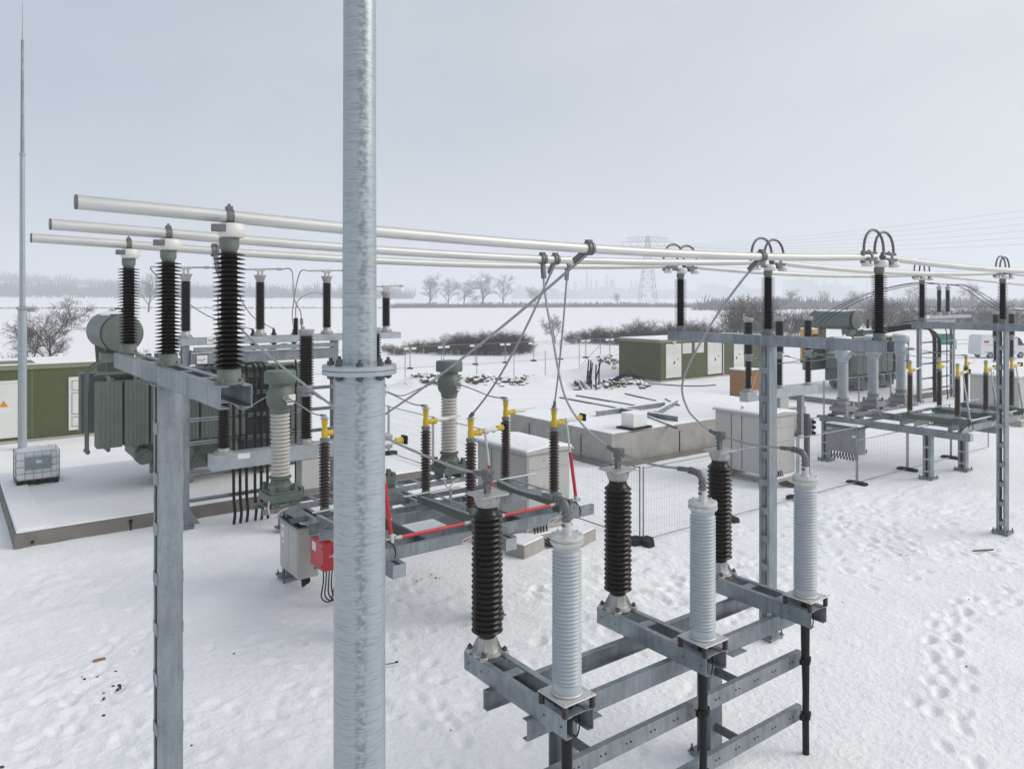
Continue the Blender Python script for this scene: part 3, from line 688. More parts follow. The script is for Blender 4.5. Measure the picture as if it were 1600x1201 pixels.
def disconnector(u, vf, vb, label, n, rod='red'):
    t = thing('disconnector_pole', label, 'disconnector', (u, (vf+vb)/2, 2.0), 'disconnector poles with yellow contact heads')
    b = B(); b.box(u-0.07, u+0.07, vf-0.28, vb+0.25, 2.06, 2.22); b.box(u+0.10, u+0.22, vf-0.2, vf+0.15, 2.05, 2.21)
    for v in (vf, vb):
        b.lathe([(0.13,2.235),(0.13,2.26),(0.095,2.27),(0.085,DZ)], 16, (u, v, 0)); b.cbox((u, v, 2.25), (0.30,0.20,0.025))
    for s in (-1, 1): b.extrude([(-0.16,0),(0.16,0),(0.16,-0.14),(0.04,-0.34),(-0.06,-0.34),(-0.16,-0.1)], (u+s*0.13-0.006, vf-0.22, 2.24), (u+s*0.13+0.006, vf-0.22, 2.24), (0,1,0), (0,0,1))
    obj('base', b, 'green_grey', t, bevel=0.006)
    for v, nm in ((vf,0),(vb,1)):
        o = B(); o.lathe([(0.075,DZ-0.02),(0.08,DZ+0.02)]+sheds(DZ+0.02, DZ+1.22, 0.072, 0.116, 19, 'sharp', 0.9)+[(0.07,DZ+1.25)], 24, (u,v,0)); obj('insulator', o, 'porcelain_red', t)
        o = B(); o.lathe([(0.068,DZ+1.235),(0.09,DZ+1.245),(0.092,DZ+1.31),(0.07,DZ+1.32)], 20, (u,v,0)); obj('insulator_cap', o, 'cap_green', t)
        o = B(); z = DZ+1.32
        o.lathe([(0.055,z),(0.062,z+0.03),(0.062,z+0.13),(0.05,z+0.17),(0.05,z+0.25),(0.062,z+0.27),(0.062,z+0.34),(0.04,z+0.36)], 14, (u,v,0)); o.lathe([(0.045,0.03),(0.055,0.06),(0.055,0.17),(0.066,0.18),(0.066,0.24),(0.05,0.25)], 14, (u,v,z+0.085), 'x')
        obj('contact_head', o, 'yellow', t)
        if nm == 0: o = B(); o.lathe([(0.03,0.60),(0.052,0.62),(0.058,0.76),(0.03,0.78)], 12, (u,v,z+0.125), 'x'); obj('contact_tip', o, 'yellow', t)
        o = B(); o.lathe([(0.03,0.25),(0.042,0.26),(0.042,0.61 if nm == 0 else 0.55),(0.02,0.62 if nm == 0 else 0.56)], 12, (u,v,z+0.105), 'x'); 
        if nm: o.tube([(u+0.55,v,z+0.12),(u+0.86,v,z+0.14)], 0.02, 8)
        ca_ = obj('contact_arm', o, 'cap_grey', t)
        if nm == 0:
            o = B(); o.cbox((u+0.80, v, z+0.13), (0.045,0.17,0.15)); o.cbox((u+0.84, v, z+0.15), (0.04,0.05,0.05)); obj('contact_jaw', o, 'black', ca_)
        o = B(); o.lathe([(0.085,z+0.362),(0.085,z+0.378),(0.03,z+0.39)], 14, (u,v,0)); o.cbox((u,v,z+0.41), (0.05,0.1,0.05)); obj('terminal_pad', o, 'alu_cast', t)
    # earthing blade: red insulated rod from the shaft up to the arm
    za = DZ+1.32+0.105; x0, z0 = u+0.42, 2.16
    x1 = u+0.30
    o = B(); a = Vector((x0, vf-0.22, z0)); c = Vector((x1, vf-0.04, za)); 
    o.tube([a+(c-a)*0.05, a+(c-a)*0.60], 0.036, 12); obj('earth_blade', o, rod, t)
    o = B(); o.tube([a+(c-a)*0.60, a+(c-a)*0.97], 0.024, 10); o.ball(tuple(c), 0.06); obj('blade_tip', o, 'alu', t)
    o = B(); o.tube([a-(c-a)*0.04, a+(c-a)*0.05], 0.045, 10); obj('blade_socket', o, 'alu', t)
    o = B(); o.tube([(u-0.05, vf-0.22, z0), (u+0.52, vf-0.22, z0)], 0.032, 12)
    for dx in (0.0,0.08,0.22,0.30): o.lathe([(0.03,-0.012),(0.05,-0.012),(0.05,0.012),(0.03,0.012)], 12, (u+dx, vf-0.22, z0), 'x', caps=False)
    obj('shaft', o, 'galv', t)
    o = B(); o.tube(spline([(u+0.33,vf-0.24,2.15),(u+0.43,vf-0.3,2.05),(u+0.46,vf-0.3,1.88),(u+0.38,vf-0.27,1.80),(u+0.26,vf-0.25,1.86)],5), 0.011, 6); obj('braid', o, 'cable', t)
    for s in (-1, 1):
        o = B(); o.tube([(u+s*0.13, vf-0.1, 2.30),(u+s*0.15, vb-0.1, 2.26)], 0.020, 8); obj('drive_rod', o, 'galv_light', t)
    o = B(); o.tube([(u-0.6 if n else u-0.3, vb-0.14, 2.34),(u+0.75, vb-0.14, 2.34)], 0.020, 8); o.box(u+0.50,u+0.54,vb-0.16,vb-0.12,2.0,2.33); obj('interphase_rod', o, 'galv_light', t)
    o = B(); o.tube(spline([(u-0.05,vf-0.27,1.99),(u-0.16,vf-0.30,1.93),(u-0.35,vf-0.30,1.90),(u-0.40,vf-0.30,1.84),(u-0.30,vf-0.30,1.83),(u-0.1,vf-0.3,1.92)],5), 0.014, 6); obj('earth_lead', o, 'copper_wire', t)
    return t

def current_transformer(u, v, label, pale=False):
    t = thing('current_transformer', label, 'transformer', (u, v, 2.03), 'current transformers with ribbed columns')
    g = 'green_grey' if not pale else 'cabinet_grey'
    b = B(); b.box(-0.36,0.36,-0.36,0.36,0.0,0.16); b.box(-0.30,0.30,-0.30,0.30,0.16,0.20); b.lathe([(0.26,0.2),(0.26,0.30),(0.20,0.36),(0.20,0.44),(0.24,0.45),(0.24,0.49)], 24)
    for x in (-0.25,0.25):
        for y in (-0.25,0.25): b.cbox((x,y,0.27), (0.09,0.09,0.16))
    for k in range(8): b.extrude([(0.19,0.20),(0.29,0.20),(0.20,0.42)], (-0.01*math.sin(k*0.785),0.01*math.cos(k*0.785),0), (0.01*math.sin(k*0.785),-0.01*math.cos(k*0.785),0), (math.cos(k*0.785),math.sin(k*0.785),0),(0,0,1))
    b.cbox((0.40,-0.1,0.14),(0.10,0.3,0.2)); b.box(-0.24,-0.14,-0.33,0.33,-0.10,0.0); b.box(0.14,0.24,-0.33,0.33,-0.10,0.0)
    obj('base', b, g, t, local=True, bevel=0.01)
    b = B(); b.lathe(sheds(0.49, 1.86, 0.165, 0.212, 17, 'round'), 30); obj('shed_column', b, 'porcelain_white' if not pale else 'silicone', t, local=True)
    b = B(); b.lathe([(0.19,1.86),(0.205,1.89),(0.205,1.95),(0.27,2.04),(0.29,2.12),(0.29,2.30),(0.255,2.36),(0.22,2.47),(0.22,2.50)], 28)
    b.lathe([(0.20,2.49),(0.325,2.51),(0.335,2.53),(0.335,2.74),(0.315,2.775),(0.10,2.79)], 28)
    obj('head', b, 'green_grey' if not pale else 'galv_light', t, local=True)
    b = B(); b.lathe([(0.05,-0.42),(0.06,-0.40),(0.06,0.40),(0.05,0.42)], 12, (0,0,2.22), 'y'); b.cbox((0,-0.46,2.22),(0.03,0.16,0.10)); b.cbox((0,0.46,2.22),(0.03,0.16,0.10)); obj('terminals', b, 'alu_cast', t, local=True)
    b = B()
    b.extrude([(-0.14,2.13),(0.14,2.13),(0.14,2.27),(-0.14,2.27)], (0.13,-0.268,0),(0.135,-0.276,0),(0.9,0.43,0),(0,0,1)); b.extrude([(-0.1,2.05),(0.1,2.05),(0.1,2.10),(-0.1,2.10)], (0.13,-0.25,0),(0.135,-0.258,0),(0.9,0.43,0),(0,0,1)); obj('name_plate', b, 'cap_grey', t, local=True)
    b = B(); b.tube(spline([(-0.33,-0.30,0.1),(-0.40,-0.40,-0.05),(-0.36,-0.44,-0.24),(-0.24,-0.44,-0.26),(-0.16,-0.44,-0.16),(0.0,-0.44,-0.12)],5), 0.018, 8); obj('earth_lead', b, 'copper_wire', t, local=True)
    if pale:
        b = B(); b.lathe([(0.31,2.776),(0.32,2.80),(0.28,2.85),(0.1,2.87)], 24); obj('snow_cap', b, 'snow_cap', t, local=True)
    return t

def breaker_pole(u, v, label):
    t = thing('breaker_pole', label, 'circuit breaker', (u, v, 2.34), 'two-storey black breaker poles')
    b = B(); b.lathe([(0.24,0),(0.24,0.03),(0.15,0.05),(0.14,0.13),(0.15,0.14)], 20)
    for k in range(4): b.cyl((0.19*math.cos(k*1.571+.78),0.19*math.sin(k*1.571+.78),0), (0.19*math.cos(k*1.571+.78),0.19*math.sin(k*1.571+.78),0.07), 0.02, n=6)
    obj('foot', b, 'alu_cast', t, local=True)
    b = B(); b.lathe(sheds(0.14, 1.30, 0.105, 0.172, 17, 'sharp', 0.9), 24); obj('lower_insulator', b, 'porcelain', t, local=True)
    b = B(); b.lathe([(0.12,1.30),(0.17,1.32),(0.17,1.36),(0.13,1.39),(0.13,1.52),(0.20,1.55),(0.20,1.62),(0.16,1.63)], 24); b.cbox((0,-0.26,1.45),(0.12,0.3,0.03)); b.cbox((0,-0.36,1.45),(0.15,0.14,0.06)); obj('middle_flange', b, 'cabinet_grey', t, local=True, bevel=0.006)
    b = B(); b.lathe(sheds(1.63, 2.98, 0.15, 0.218, 18, 'sharp', 0.92), 24); obj('upper_insulator', b, 'porcelain', t, local=True)
    b = B(); b.lathe([(0.16,2.98),(0.18,3.0),(0.22,3.10),(0.225,3.16),(0.20,3.165)], 24); b.cbox((-0.05,0.12,3.20),(0.05,0.2,0.08)); b.cbox((-0.05,0.2,3.26),(0.04,0.06,0.14)); obj('top_terminal', b, 'alu_cast', t, local=True)
    return t

def bay(cols, us, vf, vb, vct, vcb, beams, words, pale):
    """one switch bay; us = phase positions along the busbars, words = wording that tells the bays apart"""
    t = thing('switch_stand', 'galvanised steel stand under the disconnectors of %s' % words[0], 'steel frame', (sum(us)/3, (vf+vct)/2, 0), 'frames of the switch bays')
    for u in beams:
        for s in (-1, 1):
            b = B(); b.chan((u+s*0.13, vf-0.55, 1.58), (u+s*0.13, vct+0.75, 1.58), 0.23, 0.09, 0.011, (-s,0,0)); obj('long_beam', b, 'galv', t)
        b = B(); b.box(u-0.125, u+0.125, vf-0.555, vf-0.545, 1.582, 1.808); obj('end_plate', b, 'galv_light', t)
        column2(t, u, cols[u], 1.577); column2(t, u+0.02, vct+0.55, 1.577)
    u0, u1 = us[0]-0.5, us[2]+0.85
    for v, s in ((vf-0.30,1),(vf+0.22,-1),(vb-0.26,1),(vb+0.26,-1)):
        b = B(); b.chan((us[0]-0.22, v, 1.812), (u1, v, 1.812), 0.21, 0.075, 0.010, (0,s,0)); obj('cross_beam', b, 'galv', t)
    for v, s in ((vct-0.34,1),(vct+0.34,-1)):
        b = B(); b.chan((u0, v, 1.812), (u1, v, 1.812), 0.11, 0.075, 0.010, (0,s,0)); obj('cross_beam', b, 'galv', t)
    for k in range(11):
        x = u0+0.2+k*(u1-u0-0.4)/10; b = B(); b.box(x-0.06, x+0.06, vct-0.265, vct+0.265, 1.905, 1.918); obj('tie_plate', b, 'galv', t)
    for u in ((us[0]+us[1])/2, (us[1]+us[2])/2):
        b = B(); b.chan((u, vf-0.23, 1.82), (u, vb+0.19, 1.82), 0.2, 0.06, 0.008, (1,0,0)); obj('tie_beam', b, 'galv_dark', t)
    b = B(); b.chan((us[0]-0.1, vct-0.9, 1.70), (u1+0.2, vct-0.9, 1.70), 0.06, 0.2, 0.006, (0,1,0)); obj('cable_tray', b, 'galv_dark', t)
    for a, (p, q) in enumerate(((us[0],us[1]),(us[1],us[2]))):
        b = B(); b.tube([(p+0.62, vf-0.22, 2.16), (q-0.30, vf-0.22, 2.16)], 0.033, 12); obj('phase_shaft', b, 'galv_light' if pale else 'red', t)
        b = B(); b.tube([(p+0.50, vf-0.22, 2.16),(p+0.62, vf-0.22, 2.16)], 0.040, 12); obj('shaft_coupling', b, 'alu_cast', t); b = B(); b.tube([(q-0.30, vf-0.22, 2.16),(q-0.04, vf-0.22, 2.16)], 0.040, 12); obj('shaft_coupling', b, 'alu_cast', t)
    b = B(); b.box(us[1]-1.45, us[1]-0.95, vb-0.291, vb-0.284, 1.815, 2.0); mk = obj('marker_plate', b, 'white', t)
    b = B()
    for r, z in enumerate((1.94, 1.87)):
        for k in range(7): b.box(us[1]-1.38+k*0.052, us[1]-1.345+k*0.052, vb-0.2945, vb-0.2915, z, z+0.035)
    obj('plate_lettering', b, 'black', mk)
    for i in range(3):
        disconnector(us[i], vf, vb, 'brown disconnector posts with yellow heads, %s phase of %s' % (words[1+i], words[0]), i, 'galv_light' if pale else 'red')
        current_transformer(us[i], vct, '%s current transformer with pale ribs, %s phase of %s' % ('white-topped' if pale else 'green-headed', words[1+i], words[0]), pale)
        breaker_pole(us[i], vcb, 'two-storey black breaker pole, %s phase of %s' % (words[1+i], words[0]))
    f = thing('breaker_stand', 'grey steel box beam carrying the breaker poles of %s' % words[0], 'steel frame', (us[1], vcb, 0), 'box beams under the breaker poles')
    b = B(); b.box(us[0]-0.35, us[2]+0.5, vcb-0.2, vcb+0.2, 1.93, 2.335); obj('box_beam', b, 'galv_light', f, bevel=0.01)
    for u in (us[0]+1.6, us[2]-0.6):
        b = B(); b.box(u-0.12, u+0.12, vcb-0.12, vcb+0.12, 0.1, 1.928); foot(b, u, vcb); obj('leg', b, 'galv', f)
    b = B(); b.box(us[0]+0.30, us[0]+0.62, vcb-0.207, vcb-0.202, 2.17, 2.30); obj('marker_plate', b, 'white', f)
    b = B(); b.box(us[1]-0.2, us[1]+0.45, vcb-0.18, vcb+0.25, 1.1, 1.92); obj('drive_box', b, 'cabinet', f, bevel=0.01)
    return t
us1 = (5.92, 8.16, 10.24)
bay({6.32: 13.3, 8.72: 12.45}, us1, 12.25, 13.95, 16.35, 20.5, (6.32, 8.72), ('the near bay behind the thick mast', 'left', 'middle', 'right'), False)
breaker_pole(53.0, 20.3, 'distant black breaker pole at the right edge, left one'); breaker_pole(55.4, 20.3, 'distant black breaker pole at the right edge, right one')
us2 = (27.85, 30.10, 32.35)
bay({27.6: 12.7, 30.0: 12.57}, us2, 11.85, 13.45, 16.0, 20.3, (27.6, 30.0), ('the far bay at the right', 'left', 'middle', 'right'), True)

# droppers from the busbars to the near disconnector, and jumpers along the phases
ZP = DZ+1.32+0.42
for i, (u, nm) in enumerate(((5.93,'nearest'),(7.2,'middle'),(9.26,'farthest'))):
    zc = sagz(u); a = Vector((u, PV[i], zc-0.05)); c = Vector((us1[i], 12.25, ZP)); s = (0.10, 0.22, 0.25)[i]
    pts = [a+(c-a)*k/4+Vector((0,0,-s*4*(k/4)*(1-k/4))) for k in range(5)]
    conductor(pts, 'slanting grey rope conductor from the %s busbar down to a yellow disconnector head' % nm, a=(u, PV[i], zc), r=0.018)
def jumpers(us, vb, vct, vcb, word):
    for i, nm in enumerate(('left', 'middle', 'right')):
        u = us[i]; z2 = 2.03+2.22
        a = Vector((u, vct-0.5, z2)); c = Vector((u, vb, ZP)); conductor([a, a+(c-a)*0.3+Vector((0,0,-0.02)), a+(c-a)*0.7+Vector((0,0,-0.06)), c], 'short rope jumper from current transformer to yellow head, %s phase of the %s bay' % (nm, word), r=0.015)
        a = Vector((u, vct+0.5, z2)); c = Vector((u, vcb-0.40, 2.34+1.45)); conductor([a, a+(c-a)*0.25+Vector((0,0,-0.12)), a+(c-a)*0.6+Vector((0,0,-0.30)), a+(c-a)*0.85+Vector((0,0,-0.16)), c], 'sagging rope jumper from current transformer to breaker pole, %s phase of the %s bay' % (nm, word), r=0.015)
jumpers(us1, 13.95, 16.35, 20.5, 'near'); jumpers(us2, 13.45, 16.0, 20.3, 'far')

# ------------------------------------------------------------------ control boxes hung on the switch frames
def u_on(x, v): t = (x-800)/F; return v*(FW[1]*t-RT[1])/(RT[0]-FW[0]*t)
t = thing('control_cabinet', 'pale grey control cabinet with a dark lid hanging beside the red box', 'cabinet', (6.37, 16.4, 0.33))
b = B(); b.box(6.15, 6.60, 15.88, 17.0, 0.34, 1.42); obj('body', b, 'cabinet', t, bevel=0.012)
b = B(); b.box(6.138, 6.149, 15.93, 16.42, 0.40, 1.36); obj('door', b, 'cabinet', t, bevel=0.004)
b = B(); b.box(6.138, 6.149, 16.44, 16.95, 0.40, 1.36); obj('door', b, 'cabinet', t, bevel=0.004)
b = B(); b.box(6.10, 6.64, 15.84, 17.04, 1.422, 1.45); obj('lid', b, 'sheet_grey', t, bevel=0.004)
b = B(); b.box(6.16, 6.60, 15.9, 16.95, 1.452, 1.462); obj('wet_top', b, 'black', t)
b = B(); b.ball((6.36, 16.15, 1.47), (0.09,0.20,0.05), 10, 6); obj('snow_lump', b, 'snow_cap', t)
b = B(); b.box(6.132, 6.137, 16.70, 16.86, 0.92, 1.32); obj('label_plate', b, 'white', t)
b = B()
for z in (1.24,1.20,1.02,0.98): b.box(6.128, 6.1315, 16.74, 16.83, z, z+0.02)
obj('lettering', b, 'cabinet_grey', t)
b = B()
for k in range(7): b.tube(spline([(6.25+k*0.04,15.98+k*0.03,0.34),(6.26+k*0.04,15.95+k*0.03,0.18-0.01*(k%3)),(6.33+k*0.035,16.1+k*0.03,0.12),(6.38+k*0.03,16.3,0.34)],5), 0.013, 6)
obj('cable_loops', b, 'cable', t)
b = B(); b.tube(spline([(6.50,15.87,0.52),(6.56,15.83,0.56),(6.62,15.85,0.66)],4), 0.012, 6); obj('lock_handle', b, 'black', t)
t = thing('earthing_box', 'bright red switch box with a round dial under the near bay frame', 'switch box', (6.52, 15.3, 0.75))
b = B(); b.box(6.30, 6.76, 14.92, 15.60, 0.75, 1.32); obj('body', b, 'red', t, bevel=0.012)
b = B(); b.box(6.40, 6.66, 15.05, 15.35, 1.321, 1.37); b.tube([(6.53,15.2,1.37),(6.53,15.2,1.58)], 0.04, 10); b.box(6.60,6.64,15.3,15.5,1.32,1.58); obj('mounting_plate', b, 'red', t, bevel=0.005)
b = B(); b.box(6.294, 6.299, 15.30, 15.50, 1.08, 1.26); obj('label_plate', b, 'white', t)
b = B(); b.lathe([(0.055,-0.02),(0.06,-0.015),(0.06,0.0)], 20, (6.56, 14.918, 1.05), 'y'); b.box(6.43,6.50,14.905,14.918,1.04,1.055); dl = obj('dial', b, 'white', t)
b = B(); b.lathe([(0.022,-0.03),(0.022,-0.0)], 12, (6.56, 14.916, 1.05), 'y'); b.box(6.50,6.62,14.912,14.918,1.13,1.15); obj('dial_hub', b, 'black', dl)
b = B()
for z in (0.85,1.22): b.cyl((6.298,14.97,z),(6.285,14.97,z),0.018,n=8)
obj('hinges', b, 'black', t)
b = B()
for k in range(4): b.tube(spline([(6.42+k*0.07,15.2,0.75),(6.40+k*0.06,15.15,0.45),(6.34+k*0.08,15.1,0.16+0.02*k),(6.50+k*0.06,15.0,0.10),(6.66+k*0.04,15.05,0.45),(7.2,15.1,0.52+0.02*k)],6), 0.014, 6)
obj('cable_loops', b, 'cable', t)
t = thing('control_cabinet', 'grey two-door control cabinet hanging over wire fence, far bay at the right', 'cabinet', (27.3, 15.5, 0.6))
b = B(); b.box(27.0, 27.45, 14.88, 16.2, 0.62, 1.55); obj('body', b, 'cabinet_grey', t, bevel=0.012)
for y0, y1 in ((14.93,15.53),(15.55,16.15)):
    b = B(); b.box(26.985, 26.998, y0, y1, 0.66, 1.50); obj('door', b, 'cabinet_grey', t, bevel=0.004)
b = B(); b.box(26.95, 27.5, 14.82, 16.26, 1.552, 1.60); obj('lid', b, 'galv_dark', t)
b = B(); b.box(26.98, 27.46, 14.9, 16.2, 1.602, 1.66); obj('snow_cap', b, 'snow_cap', t, bevel=0.02)
b = B()
for k in range(9): b.tube(spline([(27.1+0.02*k,15.0+k*0.12,0.62),(27.1,15.02+k*0.12,0.40),(27.2,15.12+k*0.12,0.34),(27.3,15.18+k*0.12,0.62)],5), 0.018, 6)
obj('cable_loops', b, 'cable', t)
b = B(); b.box(26.978,26.983,15.0,15.14,1.22,1.30); b.box(26.978,26.983,15.95,16.14,1.42,1.46); obj('label_plate', b, 'white', t)

# ------------------------------------------------------------------ transformers on their slabs
def slab(u0, u1, v0, v1, z1, label, m, rim):
    t = thing('foundation_slab', label, 'concrete slab', ((u0+u1)/2, (v0+v1)/2, 0), 'concrete transformer foundations')
    b = B(); b.box(u0, u1, v0, v1, -0.3, z1); obj('wall', b, m, t, bevel=0.02)
    b = B(); b.box(u0+0.05, u1-0.05, v0+0.05, v1-0.05, z1+0.002, z1+0.06); obj('snow_cover', b, 'snow_cap', t, bevel=0.05)
    if rim:
        b = B(); b.box(u0+0.06, u0+0.75, v0+0.06, v1-0.06, z1+0.03, z1+0.105); obj('snow_rim', b, 'snow_cap', t, bevel=0.05)
    return t
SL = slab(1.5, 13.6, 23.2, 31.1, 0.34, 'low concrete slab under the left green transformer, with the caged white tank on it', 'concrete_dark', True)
b = B(); b.tube([(4.2,23.17,-0.05),(4.2,23.17,0.22)], 0.02, 6); b.ball((4.2,23.17,0.24), 0.05); b.ball((1.9,23.18,0.1),0.04); obj('earth_point', b, 'black', SL)
SM = slab(20.2, 33.0, 20.8, 27.2, 1.22, 'high empty concrete foundation in the middle, steel beams lying on its snow', 'concrete', False)
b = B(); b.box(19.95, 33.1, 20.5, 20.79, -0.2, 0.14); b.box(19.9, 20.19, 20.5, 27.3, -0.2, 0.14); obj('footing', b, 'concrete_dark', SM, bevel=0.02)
for (u, v, w) in ((24.0,20.785,0),(20.185,22.5,1),(20.185,25.8,1)):
    b = B(); b.tube([(u,v,0.1),(u,v,0.95)] if not w else [(u,v,0.1),(u,v,0.9)], 0.018, 6); b.ball((u,v,0.97),0.03); obj('earth_strap', b, 'black', SM)
b = B(); b.tube(spline([(26.5,20.9,1.3),(26.55,20.75,1.1),(26.9,20.72,0.5),(26.6,20.6,0.25),(26.9,20.4,0.3),(27.2,20.45,0.5),(27.0,20.5,0.6),(26.7,20.4,0.2)],6), 0.014, 6); b.box(26.4,27.5,20.77,20.795,0.62,0.66); obj('loose_cable', b, 'cable', SM)

def radiator(b, u0, u1, v0, v1, z0, z1, n=6):
    """bank of pressed plates: a corrugated outline pushed up between two headers"""
    pts = []; w = (u1-u0)/n
    for i in range(n):
        x = u0+i*w; pts += [(x+0.03*w, v0+0.010), (x+0.10*w, v0), (x+0.90*w, v0), (x+0.97*w, v0+0.010)]
    pts += [(u1, v0+0.02), (u1, v1), (u0, v1), (u0, v0+0.02)]
    b.extrude(pts, (0,0,z0), (0,0,z1), (1,0,0), (0,1,0))
def transformer(label):
    t = thing('power_transformer', label, 'transformer', (7.0, 27.0, 0.36), 'green oil transformers')
    b = B(); b.box(4.9, 10.4, 25.95, 28.05, 1.30, 3.95); b.box(4.0, 10.5, 25.85, 28.15, 3.95, 4.03); b.box(4.3, 4.9, 26.4, 27.6, 2.2, 3.95); b.box(4.6, 9.8, 26.2, 27.8, 4.03, 4.12); obj('tank', b, 'green_grey', t, bevel=0.02)
    for k in range(9):
        u = 3.66+k*0.725
        if k == 6: continue
        b = B(); radiator(b, u, u+0.665, 25.1, 25.62, 1.97, 3.90); obj('radiator', b, 'green_grey', t, smooth=20)
        b = B(); radiator(b, u, u+0.665, 28.4, 28.9, 1.97, 3.90); obj('radiator', b, 'green_grey', t, smooth=20)
        b = B(); b.tube([(u+0.33,25.35,3.90),(u+0.33,25.35,4.02),(u+0.33,26.0,4.02)], 0.055, 10); obj('radiator_pipe', b, 'green_grey', t); b = B(); b.tube([(u+0.33,25.35,1.97),(u+0.33,25.35,1.86),(u+0.33,26.0,1.86)], 0.055, 10); obj('radiator_pipe', b, 'green_grey', t)
    b = B(); b.box(7.99, 8.62, 25.5, 25.94, 1.3, 3.7); obj('recess_shade', b, 'green_dark', t)  # shade of the gap between radiators, put in as a near-black green box
    b = B(); b.tube([(3.7,25.8,4.08),(10.2,25.8,4.08)], 0.07, 12); obj('oil_header', b, 'green_grey', t)
    for v in (25.72, 26.1):
        b = B(); b.tube(spline([(4.1,v,4.45),(3.75,v,4.40),(3.52,v,4.15),(3.5,v,3.6),(3.5,v,2.0),(3.5,v,1.82)],4), 0.035, 8); b.ball((3.5,v,1.80),0.07); obj('drain_pipe', b, 'green_grey', t)
    b = B(); b.box(5.3, 10.1, 26.1, 26.3, 0.85, 1.30); b.box(5.3, 10.1, 27.7, 27.9, 0.85, 1.30)
    for u in (5.6, 7.2, 9.6): b.box(u-0.2, u+0.2, 25.95, 28.05, 1.0, 1.29)
    obj('skid', b, 'green_grey', t, bevel=0.01)
    for u in (5.0, 6.2, 7.6, 9.2):
        b = B(); b.lathe([(0.24,-0.18),(0.25,-0.17),(0.25,0.17),(0.24,0.18)], 20, (u, 25.72, 1.52), 'y'); b.cbox((u,25.5,1.52),(0.16,0.06,0.1)); b.tube([(u+0.25,25.9,1.0),(u+0.45,25.75,1.45),(u+0.6,25.9,1.7)],0.03,6); fn = obj('cooling_fan', b, 'green_grey', t)
        b = B(); b.cbox((u+0.05,25.525,1.56),(0.07,0.012,0.05)); obj('fan_plate', b, 'white', fn)
    for u in (6.2, 9.2):
        b = B(); b.box(u-0.35, u+0.35, 26.0, 28.1, 0.2, 0.85); obj('plinth', b, 'concrete_dark', t)
    # conservator drum across the tank
    cu, cz = 4.42, 5.30
    b = B(); b.lathe([(0.10,-0.0),(0.40,0.02),(0.555,0.06),(0.575,0.08),(0.575,3.0),(0.40,3.07),(0.1,3.09)], 40, (cu, 25.5, cz), 'y'); cs = obj('conservator', b, 'green_grey', t, smooth=30)
    b = B(); b.lathe([(0.585,0.26),(0.60,0.27),(0.60,2.95),(0.585,2.96)], 40, (cu, 25.5, cz), 'y', caps=False); obj('drum_jacket', b, 'green_grey', cs, smooth=30)
    b = B(); b.lathe([(0.577,0.14),(0.590,0.15),(0.590,0.25),(0.577,0.26)], 40, (cu, 25.5, cz), 'y', caps=False); obj('drum_gap_shade', b, 'black', cs)  # shaded gap between end cap and jacket, painted as a black ring
    for k in range(10):
        q = k*0.628; b = B(); b.ball((cu+0.48*math.cos(q), 25.53, cz+0.48*math.sin(q)), 0.022, 6, 4); obj('drum_bolt', b, 'galv', cs)
    b = B(); b.extrude([(-0.45,0.34),(0.45,0.34),(0.35,-0.95),(-0.35,-0.95)], (cu,26.0,cz-0.9+0.55),(cu,26.12,cz-0.9+0.55),(1,0,0),(0,0,1)); obj('drum_bracket', b, 'green_grey', t, bevel=0.01); b = B(); b.extrude([(-0.45,0.34),(0.45,0.34),(0.35,-0.95),(-0.35,-0.95)], (cu,27.9,cz-0.35),(cu,28.02,cz-0.35),(1,0,0),(0,0,1)); obj('drum_bracket', b, 'green_grey', t, bevel=0.01); b = B(); b.box(cu-0.55,cu+0.1,25.7,26.3,4.42,4.72); obj('drum_shelf', b, 'green_grey', t, bevel=0.01)
    b = B(); b.tube(spline([(cu+0.1,26.3,5.85),(cu+0.1,26.3,6.02),(cu-0.1,26.25,6.05)],4),0.03,6); b.tube([(cu-0.3,25.9,5.86),(cu+0.2,25.9,5.9)],0.02,6); obj('vent_pipe', b, 'green_dark', t)
    b = B(); b.lathe([(0.05,-0.3),(0.42,-0.29),(0.46,0),(0.42,0.01)],4); 
    b = B(); b.ball((cu,27.2,cz+0.54),(0.34,1.5,0.11),12,6); obj('snow_cap', b, 'snow_cap', t)
    b = B(); b.box(7.0,8.6,26.6,27.5,4.13,4.50); b.box(6.9,8.7,26.5,27.6,4.50,4.56); obj('bushing_turret', b, 'green_grey', t, bevel=0.02)
    b = B(); b.box(6.95,8.65,26.55,27.55,4.562,4.62); b.box(4.7,6.7,26.3,27.6,4.122,4.18); b.box(9.0,10.3,26.0,27.9,4.122,4.2); obj('snow_patch', b, 'snow_cap', t, bevel=0.02)
    for k in range(3):
        b = B(); b.lathe([(0.10,4.05),(0.11,4.3)]+sheds(4.3, 5.1, 0.075, 0.13, 10)+[(0.05,5.2),(0.03,5.25)], 18, (8.9+k*0.75, 27.3, 0)); obj('bushing', b, 'porcelain', t)
    b = B(); b.box(7.80,7.98,25.45,25.50,3.35,3.85); obj('red_flag', b, 'red', t)
    b = B(); b.box(6.5,6.95,25.08,25.095,3.5,3.75); b.box(7.05,7.2,25.08,25.095,3.5,3.62); obj('rating_plate', b, 'white', t)
    for k in range(6):
        b = B(); b.tube([(5.3+k*0.25,26.4,4.12),(5.3+k*0.25,26.4,4.5+0.08*(k%3))],0.05,8); b.cbox((5.3+k*0.25,26.4,4.55),(0.14,0.16,0.12)); obj('tap_fitting', b, 'galv_dark', t)
    return t
TR = transformer('large green radiator transformer at the left behind the steel column')
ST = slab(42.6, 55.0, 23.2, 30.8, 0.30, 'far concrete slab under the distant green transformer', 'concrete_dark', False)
copy_tree(TR, (7.0+41.75, 27.0, 0.36-0.35), 'smaller-looking green transformer far at the right behind the pale current transformers')

